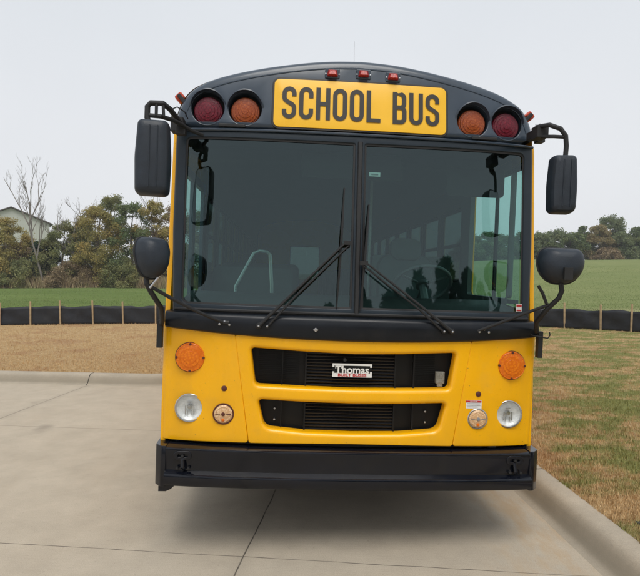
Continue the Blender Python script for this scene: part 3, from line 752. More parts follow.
def glyph(ch, x0, z0, w, h, t):
    l, r_, b, tp = x0 + t / 2, x0 + w - t / 2, z0 + t / 2, z0 + h - t / 2; cx = x0 + w / 2; ra = (w - t) / 2
    if ch == 'O': return [(arc(cx, tp - ra, ra, 0, 180) + arc(cx, b + ra, ra, 180, 360), True)]
    if ch == 'C': return [([(r_, z0 + .66 * h)] + arc(cx, tp - ra, ra, 0, 180) + arc(cx, b + ra, ra, 180, 360) + [(r_, z0 + .34 * h)], False)]
    if ch == 'U': return [([(l, z0 + h)] + arc(cx, b + ra, ra, 180, 360) + [(r_, z0 + h)], False)]
    if ch == 'H': return [([(l, z0), (l, z0 + h)], False), ([(r_, z0), (r_, z0 + h)], False), ([(l, z0 + h / 2), (r_, z0 + h / 2)], False)]
    if ch == 'L': return [([(l, z0), (l, z0 + h)], False), ([(l, b), (x0 + w, b)], False)]
    if ch == 'B':
        mz = z0 + h * .515; r2 = (tp - mz) / 2; r3 = (mz - b) / 2
        return [([(l, z0), (l, z0 + h)], False), ([(l, tp), (r_ - ra * .8, tp)] + arc(r_ - ra * .8 - .002, tp - ra * .8, ra * .8, 90, 0, 6) + arc(r_ - ra * .8 - .002, mz + ra * .8, ra * .8, 0, -90, 6) + [(l, mz)], False),
                ([(l, mz), (r_ - ra * .8, mz)] + arc(r_ - ra * .8, mz - ra * .8, ra * .8, 90, 0, 6) + arc(r_ - ra * .8, b + ra * .8, ra * .8, 0, -90, 6) + [(l, b)], False)]
    if ch == 'S':
        mid = []
        for i in range(13):
            u = i / 12; p0, p1, p2, p3 = (l, z0 + .66 * h), (l, z0 + .50 * h), (r_, z0 + .50 * h), (r_, z0 + .34 * h)
            mid.append(tuple((1 - u) ** 3 * p0[c] + 3 * (1 - u) ** 2 * u * p1[c] + 3 * (1 - u) * u * u * p2[c] + u ** 3 * p3[c] for c in (0, 1)))
        return [([(r_, z0 + .70 * h)] + arc(cx, tp - ra, ra, 0, 180) + mid + arc(cx, b + ra, ra, 0, -180) + [(l, z0 + .30 * h)], False)]
    return []
mb = MB(); LH, LW, LT = .214, .0905, .0275
k = 0
for word, xs in (('SCHOOL', -.507), ('BUS', .204)):
    for ch in word:
        for path, cl in glyph(ch, xs, 2.730, LW, LH, LT): ribbon(mb, path, LT, -.0115 - .0001 * k, cl); k += 1
        xs += (LW + .0178) if ch != 'L' else .1
mb.build('sign_lettering', M['letter'], sb, smooth=0)

# cowl band below the windshield
def band_edge(x, lo):
    u = abs(x) / 1.2
    return (1.334 + .052 * u ** 2) if lo else (1.487 + .0 * u)
NX = 41; xs_ = np.linspace(-1.185, 1.185, NX)
mb = MB(); vs = []
def yy(x): return S(x, 1.40)
profb = [(.045, 0), (.0, 0), (-.020, .008), (-.030, .03), (-.032, .09), (-.024, 1.0 - .12), (-.016, 1.0 - .03), (.004, 1.0), (.045, 1.0)]
profb = [(.045, 0), (.0, 0), (-.020, .05), (-.030, .15), (-.034, .55), (-.030, .82), (-.020, .94), (.004, 1.0), (.06, 1.04)]
for x in xs_:
    lo, hi = band_edge(x, 1), band_edge(x, 0); bulge = 0
    for yo, u in profb: vs.append((x, yy(x) + yo, lo + (hi - lo) * u))
K = len(profb); fs = [(i * K + j, (i + 1) * K + j, (i + 1) * K + j + 1, i * K + j + 1) for i in range(NX - 1) for j in range(K - 1)]
fs.append(tuple(range(K))); fs.append(tuple((NX - 1) * K + j for j in range(K)))
bo = mb.add(vs, fs).build('cowl_band', M['band'], bus, smooth=45)
for sx in (-1, 1):
    mb = MB(); mb.tube([(sx * 1.175, .11, 1.41), (sx * 1.205, .15, 1.42), (sx * 1.212, .26, 1.43)], [.03, .034, .03], 8)
# lower lip of the windshield frame
mb = MB(); mb.tube([(x, S(x, 1.503) + .000, 1.503) for x in np.linspace(-1.13, 1.13, 30)], .011, 8); mb.build('windshield_sill', M['rubber'], sur)
# badge dot and pivot screws
def screw(mb, x, z, off, r=.007):
    mb.lathe([(.0001, -.006), (r * .8, -.005), (r, 0)], (x, S(x, min(z, 1.40)) + off, z), n=12)
mb = MB()
for x, z in ((-.252, 1.412), (-.252, 1.40), (-.244, 1.406), (-.26, 1.406)): screw(mb, x, z, -.036, .008)
mb.build('washer_jet', M['steel'], bo)

# yellow panels
panL = fillet([(.650, .692), (1.150, .684), (1.165, 1.392), (.749, 1.352)], [.012, .01, .01, .012])
for flip in (0, 1):
    pl = mir(panL) if flip else panL
    sgn = -1 if flip else 1
    holes = [circle(sgn * 1.017, .888, .083, 40), circle(sgn * .803, .862, .060, 36)]
    mb = MB(); panel(mb, densify(pl, .07), holes, on(0), .07, .006, .04, .004, .03)
    po = mb.build('corner_panel', M['yellow'], bus, smooth=40)
    # rounded outer corner of the panel
    mb = MB(); vs = []; zz_ = [(.684 + .0, 0)] ; zs = np.linspace(.684, 1.392, 14); K = 8
    for z in zs:
        xe = 1.150 + (z - .684) / .676 * .013
        for j in range(K + 1):
            t = PI / 2 * j / K; vs.append((sgn * (xe + .043 * math.sin(t)), S(xe, z) + .050 * (1 - math.cos(t)) + (.0 if j < K else .06), z))
    mb.add(vs, [(i * (K + 1) + j, (i + 1) * (K + 1) + j, (i + 1) * (K + 1) + j + 1, i * (K + 1) + j + 1) for i in range(len(zs) - 1) for j in range(K)])
    # corner joins the sheet without a seam
    mb.build('corner_return', M['yellow'], po, smooth=60)
cen = sym([(0, .700), (.3, .697), (.636, .692), (.740, 1.352), (.4, 1.345), (0, 1.338)])
cen = densify(fillet(cen, [0, 0, .012, .012, 0, 0, 0, .012, .012, 0] if len(cen) == 10 else .0), .06)
rH = .028
up = sym([(0, 1.036), (.3, 1.040), (.612, 1.048), (.646, 1.279), (.3, 1.262), (0, 1.255)])
lo_ = sym([(0, .757), (.3, .762), (.548, .783), (.592, .958), (.3, .948), (0, .945)])
up = fillet(up, [0, .5, .03, .02, .5, 0, .5, .02, .03, .5], n=6); lo_ = fillet(lo_, [0, .5, .06, .02, .5, 0, .5, .02, .06, .5], n=6)
up = offset(densify(up, .05), rH); lo_ = offset(densify(lo_, .05), rH)
mb = MB(); panel(mb, cen, [up, lo_], on(-.004), .05, .006, .045, rH, .05, n=7)
gp = mb.build('grille_panel', M['yellow'], bus, smooth=40)
# black backing in the panel gaps
mb = MB(); panel(mb, densify(sym([(0, .67), (.6, .672), (1.13, .672), (1.14, 1.36), (.5, 1.35), (0, 1.33)]), .1), [offset(up, -.01), offset(lo_, -.01)], on(.034), .12, .002, .01, .002, .01)
mb.build('front_bulkhead', M['under'], bus)
# grille inserts
mb = MB(); V, F = fill(densify(sym([(0, .73), (.68, .73), (.70, 1.31), (0, 1.31)]), .15), [], .15)
mb.add([(a, S(a, b) + .105, b) for a, b in V], F)
gi = mb.build('grille', M['grille'], bus, smooth=60)
mb = MB()
def slat(z, x0, x1):
    vs = []; X = np.linspace(x0, x1, 9)
    for x in X:
        y = S(x, 1) + .070; vs += [(x, y + .018, z + .006), (x, y, z - .004), (x, y + .002, z - .008), (x, y + .022, z + .001)]
    mb.add(vs, [(4 * i + j, 4 * (i + 1) + j, 4 * (i + 1) + (j + 1) % 4, 4 * i + (j + 1) % 4) for i in range(8) for j in range(4)])
for z in np.arange(1.05, 1.275, .0205): slat(z, -.30, .265)
for z in np.arange(.77, .96, .0205): slat(z, -.30, .265)
mb.build('louvre', M['grille2'], gi, smooth=0)
for (x0, x1) in ((-.305, -.295), (.265, .275), (.385, .395), (-.45, -.445)):
    MB().box(((x0 + x1) / 2, S(.3, 1) + .075, 1.02), (x1 - x0, .03, .56)).build('grille_rib', M['grille'], gi, smooth=0)
for (x, w_) in ((-.47, .26), (.47, .13)):
    mb = MB()
    for z0 in np.arange(1.06, 1.27, .012): mb.box((x, S(x, 1) + .098, z0), (w_, .006, .003))
    mb.build('side_louvre', M['grille'], gi, smooth=0)
for x in (-.489, .478):
    for z in (.889, .820): MB().lathe([(.0001, -.008), (.006, -.007), (.009, 0), (.004, .05)], (x, S(x, 1) + .080, z), n=12).build('grille_bolt', M['steel'], gi)
mb = MB(); mb.lathe([(.0001, -.012), (.010, -.010), (.013, 0), (.010, .03)], (-.058, S(0, 1) + .045, 1.215), n=14); mb.build('hood_latch', M['grille2'], gi)
mb = MB(); mb.box((.565, S(.56, 1) + .075, 1.11), (.056, .03, .075)); mb.box((.565, S(.56, 1) + .078, 1.062), (.035, .03, .02))
for i in range(4):
    for j in range(5): mb.lathe([(.0001, -.003), (.005, 0)], (.545 + .0133 * i, S(.56, 1) + .060, 1.082 + .014 * j), n=8)
mb.build('horn_screen', M['mesh_grey'], gi, bevel=.003)
# maker's badge
by = S(0, 1) + .038
badge = MB(); badge.box((-.010, by + .006, 1.152), (.25, .008, .078)); bd = badge.build('badge', M['grille'], bus, smooth=0)
mb = MB(); mb.box((-.010, by - .001, 1.186), (.25, .006, .012)); mb.box((-.010, by - .001, 1.120), (.25, .006, .024))
for sx in (-1, 1): mb.box((-.010 + sx * .119, by - .001, 1.176), (.012, .006, .010)); mb.box((-.010 + sx * .119, by - .001, 1.136), (.012, .006, .010))
mb.build('badge_border', M['badgewhite'], bd, smooth=0)
def text(body, size, loc, m, parent, name, ext=.002, bold=.0, sx=1.0):
    cu = bpy.data.curves.new('t', 'FONT'); cu.body = body; cu.size = size; cu.extrude = ext; cu.offset = bold; cu.align_x = 'CENTER'; cu.align_y = 'CENTER'; cu.resolution_u = 3
    ob = bpy.data.objects.new('t', cu); COL.objects.link(ob); bpy.context.view_layer.update()
    me = bpy.data.meshes.new_from_object(ob.evaluated_get(bpy.context.evaluated_depsgraph_get())); bpy.data.objects.remove(ob)
    me.transform(Matrix.Diagonal((sx, 1, 1, 1))); me.transform(Matrix.Rotation(PI / 2, 4, 'X'))
    me.materials.clear(); me.materials.append(m)
    o = bpy.data.objects.new(name, me); COL.objects.link(o); o.location = loc; o.parent = parent; return o
text('Thomas', .066, (-.010, by - .002, 1.152), M['badgewhite'], bd, 'badge_lettering', .002, .0016, 1.0)
for c_, d_ in (((-.097, by - .002, 1.131), (.022, .004, .005)), ((-.114, by - .002, 1.168), (.005, .004, .014)), ((-.080, by - .002, 1.168), (.005, .004, .014))):
    MB().box(c_, d_).build('badge_serif', M['badgewhite'], bd, smooth=0)     # slab serifs on the capital T
text('BUILT BUSES', .026, (-.010, by - .005, 1.120), M['red'], bd, 'badge_small_lettering', .001, .0006, 1.25)

# turn signals, headlamps, small lamps, plugs, sticker
for sx in (-1, 1):
    x, z = sx * 1.020, 1.2045; y = S(x, z) + .003
    mb = MB(); mb.lathe([(.095, .01), (.095, -.004), (.092, -.008), (.087, -.008), (.085, .0)], (x, y, z), n=48); t_ = mb.build('turn_signal', M['dot'], bus)
    mb = MB(); mb.lathe([(.0905, .0), (.0905, -.012), (.087, -.022), (.084, -.024), (.082, -.022), (.060, -.026), (.058, -.0285), (.040, -.029), (.038, -.031), (.020, -.032), (.0005, -.033)], (x, y, z), n=56); mb.build('lens', M['lens_amber'], t_, smooth=22)
    for k in range(4): MB().lathe([(.0001, -.029), (.007, -.028), (.008, -.018)], (x + .083 * math.cos(PI / 2 * k), y, z + .083 * math.sin(PI / 2 * k)), n=10).build('screw', M['dot'], t_)
    x, z = sx * 1.017, .888; y = S(x, z)
    mb = MB(); mb.lathe([(.090, .004), (.090, -.006), (.087, -.009), (.081, -.008), (.079, .004)], (x, y, z), n=48, cap=False); h = mb.build('headlight', M['steel'], bus)
    mb = MB(); mb.lathe([(.080, .000), (.076, .006), (.062, .016), (.040, .024), (.018, .027), (.0005, .027)], (x, y, z), n=48, cap=False); mb.build('reflector', M['chrome'], h, smooth=60)
    mb = MB(); mb.lathe([(.0001, -.010), (.013, -.008), (.015, -.003), (.015, .02)], (x, y + .008, z + .006), n=20)
    for k in (-1, 1): mb.box((x + k * .026, y + .010, z - .016), (.004, .010, .055)); mb.box((x + k * .014, y + .012, z - .034), (.003, .010, .030))
    mb.box((x, y + .010, z + .034), (.03, .010, .004))
    mb.build('bulb', M['steel'], h)
    mb = MB(); mb.lathe([(.079, -.004), (.060, -.012), (.03, -.017), (.0005, -.018)], (x, y, z), n=40, cap=False); mb.build('cover_glass', M['clear'], h, smooth=60)
    x, z = sx * .803, .862; y = S(x, z)
    mb = MB(); mb.lathe([(.066, .002), (.066, -.006), (.063, -.009), (.058, -.008), (.057, .002)], (x, y, z), n=40); s_ = mb.build('daytime_lamp', M['steel'] if sx > 0 else M['dot'], bus)
    mb = MB(); mb.lathe([(.058, .004), (.056, -.010), (.045, -.017), (.043, -.015), (.025, -.019), (.0005, -.020)], (x, y, z), n=40); mb.build('lens', M['lens_pink'] if sx < 0 else M['lens_pink'], s_, smooth=30)
    mb = MB(); mb.lathe([(.0001, -.027), (.010, -.026), (.013, -.015)], (x, y, z + .002), n=16); mb.build('lamp_centre', M['dot'] if sx < 0 else M['greyprint'], s_)
    mb = MB(); mb.lathe([(.0001, -.026), (.008, -.024), (.012, -.012)], (x, y, z - .034), n=12); mb.build('bulb', M['lens_amber'], s_)
    for k in (-1, 1): MB().box((x + k * .034, y - .0185, z + .002), (.030, .003, .004)).build('lens_rib', M['dot'] if sx < 0 else M['greyprint'], s_, smooth=0)
    x, z = sx * .803, 1.020; y = S(x, z)
    mb = MB(); mb.lathe([(.018, .002), (.017, -.004), (.010, -.007), (.0005, -.008)], (x, y, z), n=20); mb.build('body_plug', M['dot'], bus)
x, z = .772, .955; y = S(x, z)
mb = MB(); mb.box((x, y - .0025, z), (.105, .003, .052)); stk = mb.build('warning_sticker', M['white'], bus, smooth=0)
mb = MB(); mb.box((x, y - .0050, z + .0185), (.100, .002, .011)); text('CAUTION', .0105, (x, y - .0068, z + .0185), M['white'], stk, 'sticker_heading', .0003)
mb.build('sticker_header', M['red'], stk, smooth=0)
mb = MB()
for i, (a, w_) in enumerate(((0, .085), (0, .09), (-.008, .07))): mb.box((x + a, y - .0050, z + .005 - i * .010), (w_, .002, .0028))
mb.build('sticker_print', M['greyprint'], stk, smooth=0)

# bumper
NXB = 33; bx = np.linspace(-1.142, 1.142, NXB)
pb = [(.14, .662), (-.045, .662), (-.056, .656), (-.060, .645), (-.056, .625), (-.046, .535), (-.048, .522), (-.085, .510), (-.096, .502), (-.100, .488), (-.094, .452), (-.086, .438), (-.070, .431), (.14, .429)]
def ybump(x): return .04 * (x / 1.2) ** 2 + .02 * abs(x / 1.2) ** 8
mb = MB(); K = len(pb); cols = []
for x in bx: cols.append([(x, ybump(x) + a, b) for a, b in pb])
for sx, pos in ((-1, 0), (1, len(cols))): pass
vs = [v for c_ in cols for v in c_]
mb.add(vs, [(i * K + j, (i + 1) * K + j, (i + 1) * K + j + 1, i * K + j + 1) for i in range(NXB - 1) for j in range(K - 1)])
bmp = mb.build('bumper', M['bumper'], bus, smooth=35)
for sx in (-1, 1):      # end caps return along the sides
    mb = MB(); ca = fillet([(1.140, -.062 + .052), (1.168, -.060 + .052), (1.210, -.02 + .055), (1.214, .42), (1.140, .42)], [.004, .02, .03, .01, .01], n=5)
    n_ = len(ca)
    zs = [(.418, .97), (.424, 1), (.662, 1), (.668, .97)]
    cxm = 1.175
    vs = [(sx * (cxm + (a - cxm) * s), b if s == 1 else b + .003, z) for z, s in zs for a, b in ca]
    fs = [(i * n_ + j, i * n_ + (j + 1) % n_, (i + 1) * n_ + (j + 1) % n_, (i + 1) * n_ + j) for i in range(3) for j in range(n_)] + [tuple(range(n_)), tuple(3 * n_ + j for j in range(n_))]
    mb.add(vs, fs); mb.build('bumper_end', M['bumper'], bmp, smooth=35)
    # oval tow-eye plate with bolts
    x = sx * 1.035; y = ybump(x) - .052
    mb = MB(); ov = fillet([(x - .052, .592), (x + .052, .592), (x + .052, .640), (x - .052, .640)], .024)
    panel(mb, ov, [fillet([(x - .034, .605), (x + .034, .605), (x + .034, .627), (x - .034, .627)], .011)], lambda a, b, d: (a, y - .014 + d, b), None, .003, .012, .003, .012)
    mb.tube([(x, y - .006, .60), (x + .004, y - .020, .55), (x + .012, y - .006, .535)], .014, 10)
    mb.build('tow_eye', M['bumper'], bmp)
    for (dx, z) in ((0, .616), (.004, .548), (-.03, .54), (.038, .54)): MB().lathe([(.0001, -.024), (.009, -.022), (.011, -.006)], (x + dx, y, z), n=6).build('bumper_bolt', M['grille2'], bmp)
mb = MB(); mb.add([(x_, y_, z_) for y_ in (.02, .16) for x_, z_ in ((-1.185, .420), (-1.08, .420), (-1.11, .392), (-1.14, .378), (-1.185, .378))], [(0, 1, 2, 3, 4), (9, 8, 7, 6, 5)] + [(i, (i + 1) % 5, 5 + (i + 1) % 5, 5 + i) for i in range(5)])
mb.build('step_bracket', M['bumper'], bmp, smooth=0)
mb = MB(); mb.tube([(-.49, .12, .44), (-.487, .12, .415), (-.492, .125, .386)], [.018, .014, .02], 10); mb.tube([(.45, .15, .44), (.452, .15, .39)], .012, 8); mb.tube([(.66, .1, .430), (.8, .1, .418), (.86, .1, .424)], .008, 6); mb.build('tow_hook', M['bumper'], bmp)
mb = MB(); mb.box((.815, .10, .672), (.10, .02, .020)); mb.box((.93, .10, .672), (.05, .02, .018)); mb.build('bumper_step_plate', M['mesh_grey'], bmp, smooth=0)

# ---------------- wipers
def wiper(px, pz, ex_, ez, tx_, tz, bx_, bz, side_):
    y0 = S(px, 1.40) - .034
    mb = MB(); mb.lathe([(.0001, -.030), (.014, -.028), (.019, -.012), (.021, .01)], (px, y0, pz), n=16); mb.lathe([(.0001, -.026), (.010, -.024), (.014, .01)], (px + side_ * .052, y0, pz - .004), n=12)
    r_ = mb.build('wiper', M['rubber'], bus)
    ye = S(ex_, ez) - .045
    mb = MB()
    mb.tube([(px, y0 - .02, pz), (px + (ex_ - px) * .35, (y0 + ye) / 2 - .03, pz + (ez - pz) * .35), (ex_, ye, ez)], [.012, .009, .006], 8)
    mb.tube([(px + side_ * .05, y0 - .016, pz - .004), (px + side_ * .035 + (ex_ - px) * .35, (y0 + ye) / 2 - .03, pz + (ez - pz) * .35), (ex_ + side_ * .02, ye, ez - .018)], [.008, .007, .005], 8)
    mb.box((ex_ + side_ * .008, ye, ez - .008), (.05, .02, .024))
    mb.build('wiper_arm', M['rubber'], r_)
    mb = MB(); P = []
    for i in range(13):
        u = i / 12; x_ = tx_ + (bx_ - tx_) * u; z_ = tz + (bz - tz) * u; P.append((x_, S(x_, z_) - .004 - .028 * math.sin(PI * u), z_))
    mb.tube(P, [.003 + .0045 * math.sin(PI * i / 12) for i in range(13)], 6)
    mb.add([(p[0] + o_, S(p[0], p[2]) + .013 - q, p[2]) for p in P for o_, q in ((-.004, 0), (-.004, .02), (.004, .02), (.004, 0))], [(4 * i + j, 4 * i + 4 + j, 4 * i + 4 + (j + 1) % 4, 4 * i + (j + 1) % 4) for i in range(12) for j in range(4)])
    mb.build('wiper_blade', M['rubber'], r_)
    for dx in (0, side_ * .052): MB().lathe([(.0001, -.036), (.006, -.034), (.008, -.026)], (px + dx, y0, pz), n=8).build('pivot_nut', M['steel'], r_)
wiper(-.600, 1.420, -.077, 1.956, -.095, 2.298, -.124, 1.545, 1)
wiper(.595, 1.420, .042, 1.834, .064, 2.20, .022, 1.53, -1)
for sx in (-1, 1):
    for dx, dz in ((0, .012), (.03, -.006), (-.03, -.004)): MB().lathe([(.0001, -.010), (.007, -.008), (.009, .002)], (sx * .81 + dx, S(.81, 1.4) - .034, 1.425 + dz), n=8).build('bracket_screw', M['steel'], bo)

# ---------------- mirrors
def rounded_box(mb, c, w, h, d, taper=.93, rot=None, mi=0, p=.22, top_in=.85):
    """Soft-cornered shell: rounded rectangle rings swelling forwards (-y)."""
    rings = [(1.0, 0.0), (1.0, -.35), (.97, -.62), (.90, -.84), (.78, -.96), (.5, -1.0)]
    out = fillet([(-w / 2 * taper, -h / 2), (w / 2 * taper, -h / 2), (w / 2 * .99, 0), (w / 2 * top_in, h / 2), (-w / 2 * top_in, h / 2), (-w / 2 * .99, 0)], [.035, .035, .6, .03, .03, .6], n=6)
    n = len(out); vs = []
    for s, dy in rings:
        ins = (1 - s) * min(w, h)
        for a, b in out:
            v = Vector((a * (1 - ins / w * 1.0), d * dy, b * (1 - ins / h * 1.0)))
            if rot is not None: v = rot @ v
            vs.append(v + Vector(c))
    fs = [(i * n + j, i * n + (j + 1) % n, (i + 1) * n + (j + 1) % n, (i + 1) * n + j) for i in range(len(rings) - 1) for j in range(n)]
    fs.append(tuple((len(rings) - 1) * n + j for j in range(n)))
    mb.add(vs, fs, mi); return out
def mirror_face(mb, out, c, rot, dy, s=.9):
    vs = []
    for a, b in out:
        v = Vector((a * s, dy, b * (1 - (1 - s) * .5)));  v = rot @ v if rot is not None else v; vs.append(v + Vector(c))
    mb.add(vs, [tuple(range(len(out)))])
# exterior rear-view mirror, left of the picture
def rearview(c, w, h, rz, arm_paths, bracket, lab):
    rot = Matrix.Rotation(rz, 3, 'Z')
    root = MB(); out = rounded_box(root, c, w, h, .11, rot=rot)
    root.add([rot @ Vector((a, 0.0, b)) + Vector(c) for a, b in out], [tuple(range(len(out)))])
    o = root.build('rearview_mirror', M['plastic'], bus, smooth=40); o['label'] = lab
    mb = MB(); mirror_face(mb, out, c, rot, .004); mb.build('mirror_glass', M['mirror'], o, smooth=0)
    mb = MB()
    for dx in (-.012, .03): mb.tube([Vector(c) + rot @ Vector((dx, -.112, b)) for b in (-h * .40, 0, h * .40)], .0035, 6)
    mb.build('shell_rib', M['plastic'], o)
    mb = MB()
    for p, r_ in arm_paths: mb.tube(p, r_, 10)
    for b_ in bracket: mb.box(*b_)
    mb.build('mirror_arm', M['rubber'], o, bevel=.004)
    return o
rearview((-1.216, -.20, 2.364), .198, .42, R(6),
    [([(-1.245, -.19, 2.57), (-1.262, -.19, 2.60), (-1.262, -.19, 2.665), (-1.245, -.19, 2.685), (-1.18, -.18, 2.69), (-1.15, -.12, 2.675), (-1.12, .0, 2.64), (-1.14, .12, 2.64)], .016),
     ([(-1.262, -.19, 2.615), (-1.19, -.18, 2.615), (-1.14, -.1, 2.62), (-1.10, .03, 2.625)], .013),
     ([(-1.212, -.19, 2.685), (-1.212, -.19, 2.612)], .009), ([(-1.178, -.18, 2.688), (-1.172, -.18, 2.612)], .009),
     ([(-1.12, -.0, 2.63), (-1.06, .09, 2.61), (-1.0, .15, 2.60)], .012),
     ([(-1.15, -.10, 2.68), (-1.13, -.02, 2.72), (-1.10, .06, 2.715), (-1.09, .12, 2.69)], .0035)],
    [((-1.15, .12, 2.645), (.075, .09, .09)), ((-1.12, .07, 2.60), (.06, .06, .05))], 'rectangular black mirror on the left of the front')
rearview((1.160, -.20, 2.322), .158, .34, R(-10),
    [([(1.17, .14, 2.70), (1.10, .02, 2.70), (1.06, -.12, 2.69), (1.09, -.18, 2.685), (1.15, -.2, 2.66), (1.183, -.2, 2.62), (1.19, -.2, 2.56), (1.186, -.2, 2.48)], .014),
     ([(1.07, -.12, 2.63), (1.12, -.18, 2.618), (1.19, -.2, 2.612)], .011),
     ([(1.16, .16, 2.78), (1.12, .05, 2.74), (1.07, -.1, 2.71)], .0035)],
    [((1.075, -.09, 2.66), (.07, .09, .075)), ((1.12, .06, 2.69), (.06, .16, .05)), ((1.185, .15, 2.70), (.05, .06, .08))], 'rectangular black mirror on the right of the front')
def crossview(c, w, h, dpt, rz, rx, arm, bars, lab, flat_top=.8):
    rot = Matrix.Rotation(rz, 3, 'Z') @ Matrix.Rotation(rx, 3, 'X')
    # D-shaped rim: flat top, round bottom
    out = fillet([(-w / 2 * flat_top, h * .5), (-w / 2, h * .16), (-w * .42, -h * .24), (-w * .2, -h * .47), (w * .2, -h * .47), (w * .42, -h * .24), (w / 2, h * .16), (w / 2 * flat_top, h * .5)], [.05, .12, .2, .2, .2, .2, .12, .05], n=6)
    n = len(out); vs = []; K = 9
    for i in range(K):
        t = PI / 2 * i / (K - 1) * .97; s = math.cos(t) ** .6; d = -dpt * math.sin(t)
        for a, b in out: vs.append(rot @ Vector((a * s, d, (b - h * .1) * s + h * .1)) + Vector(c))
    mb = MB(); fs = [(i * n + j, i * n + (j + 1) % n, (i + 1) * n + (j + 1) % n, (i + 1) * n + j) for i in range(K - 1) for j in range(n)] + [tuple((K - 1) * n + j for j in range(n))]
    mb.add(vs, fs)
    o = mb.build('crossview_mirror', M['plastic'], bus, smooth=60); o['label'] = lab
    mb = MB(); vs = []
    for i in range(5):       # convex mirror face towards the bus
        t = PI / 2 * i / 4; s = math.cos(t) * .97 + .001; d = .06 * math.sin(t) + .002
        for a, b in out: vs.append(rot @ Vector((a * s, d, b * s)) + Vector(c))
    mb.add(vs, [(i * n + j, i * n + (j + 1) % n, (i + 1) * n + (j + 1) % n, (i + 1) * n + j) for i in range(4) for j in range(n)]); mb.build('mirror_glass', M['mirror'], o, smooth=80)
    mb = MB(); mb.tube([rot @ Vector((a * 1.005, 0, b * 1.005)) + Vector(c) for a, b in out + out[:1]], .007, 8); mb.build('rim', M['rubber'], o)
    mb = MB()
    for p, r_ in arm: mb.tube(p, r_, 10)
    for b_ in bars: mb.box(*b_)
    mb.build('mirror_arm', M['rubber'], o, bevel=.003)
    return o
cl = crossview((-1.222, -.20, 1.80), .20, .24, .12, R(46), R(-8),
    [([(-1.235, -.20, 1.72), (-1.232, -.22, 1.66), (-1.21, -.2, 1.61), (-1.17, -.12, 1.52), (-1.185, .0, 1.43), (-1.205, .06, 1.40)], .015),
     ([(-1.23, -.22, 1.655), (-1.10, -.16, 1.575), (-.95, -.06, 1.49), (-.82, -.0, 1.432)], .0105),
     ([(-.82, -.0, 1.432), (-.78, .0, 1.43)], .014)],
    [((-1.210, .06, 1.345), (.034, .04, .17))], 'egg-shaped black mirror low on the left')
mb = MB(); mb.tube([(-1.215, -.22, 1.635), (-1.145, -.20, 1.735)], .009, 8); mb.build('brace_rod', M['steel'], cl)
cr_ = crossview((1.180, -.20, 1.842), .278, .215, .12, R(-4), R(-6),
    [([(1.18, -.22, 1.76), (1.192, -.22, 1.70), (1.18, -.21, 1.655), (1.13, -.18, 1.59), (1.11, -.08, 1.50), (1.17, .04, 1.43)], .015),
     ([(1.135, -.19, 1.615), (1.0, -.12, 1.545), (.88, -.05, 1.48), (.77, -.0, 1.425)], .0095),
     ([(1.056, -.2, 1.725), (1.085, -.2, 1.68), (1.115, -.19, 1.62)], .0095),
     ([(1.115, .0, 1.41), (1.235, .02, 1.39), (1.25, .02, 1.41), (1.245, .02, 1.43)], .004)],
    [((1.200, .06, 1.345), (.030, .04, .17)), ((1.17, -.325, 1.80), (.05, .02, .07))], 'D-shaped black mirror low on the right')

# stickers behind the glass
x, z = .10, 2.40
mb = MB(); mb.box((x, S(x, z) + .026, z), (.072, .002, .026)); ws = mb.build('inspection_sticker', M['white'], bus, smooth=0)
mb = MB(); mb.box((x, S(x, z) + .0235, z), (.045, .001, .008)); mb.build('sticker_print', M['greyprint'], ws, smooth=0)
x, z = 1.07, 1.575
mb = MB(); mb.box((x, S(x, z) + .004, z), (.038, .003, .05)); ws = mb.build('windshield_tag', M['white'], bus, smooth=0)
mb = MB(); mb.box((x, S(x, z) + .0015, z + .014), (.034, .002, .014)); mb.box((x, S(x, z) + .0015, z - .017), (.03, .002, .009)); mb.build('tag_print', M['red'], ws, smooth=0)

# ---------------- interior
mb = MB(); dp = [(.22, 1.50), (.30, 1.56), (.62, 1.60), (.74, 1.54), (.76, 1.20), (.72, .95)]
mb.add([(x, y + .03 * (x / 1.1) ** 2, z) for x in (-1.12, -.5, .0, .5, 1.12) for y, z in dp], [(6 * i + j, 6 * i + j + 1, 6 * i + j + 7, 6 * i + j + 6) for i in range(4) for j in range(5)])
mb.build('dashboard', M['dash'], bus, smooth=40)
mb = MB(); rot = Matrix.Rotation(R(-40), 3, 'X'); c = Vector((.62, .86, 1.70)); ring = [c + rot @ Vector((.22 * math.cos(t), .22 * math.sin(t), 0)) for t in np.linspace(0, 2 * PI, 33)]
mb.tube(ring, .014, 8, cap=False)
for a in (90, 210, 330): mb.tube([c, c + rot @ Vector((.22 * math.cos(R(a)), .22 * math.sin(R(a)), 0))], .01, 6)
mb.lathe([(.0001, .02), (.05, .015), (.055, -.02)], c, 'z', 16, rot=rot); mb.tube([c, c + rot @ Vector((0, 0, -.4))], .03, 8); mb.build('steering_wheel', M['wheelgrip'], bus)
def soft_box(mb, c, d, r_=.05, rot=None):
    w, t, h = d; out = fillet([(-w / 2, -h / 2), (w / 2, -h / 2), (w / 2, h / 2), (-w / 2, h / 2)], r_, n=4); n = len(out); vs = []
    for yy_, s in ((-t / 2, .95), (-t / 2 * .6, 1), (t / 2 * .6, 1), (t / 2, .95)):
        for a, b in out:
            v = Vector((a * s, yy_, b * s)); v = rot @ v if rot is not None else v; vs.append(v + Vector(c))
    mb.add(vs, [(i * n + j, i * n + (j + 1) % n, (i + 1) * n + (j + 1) % n, (i + 1) * n + j) for i in range(3) for j in range(n)] + [tuple(range(n)), tuple(3 * n + j for j in range(n))])
mb = MB(); soft_box(mb, (.62, 1.52, 1.63), (.50, .12, .66), .12, Matrix.Rotation(R(-8), 3, 'X')); soft_box(mb, (.62, 1.54, 2.00), (.28, .10, .20), .07, Matrix.Rotation(R(-8), 3, 'X'))
ds = mb.build('driver_seat', M['seat'], bus, smooth=50)
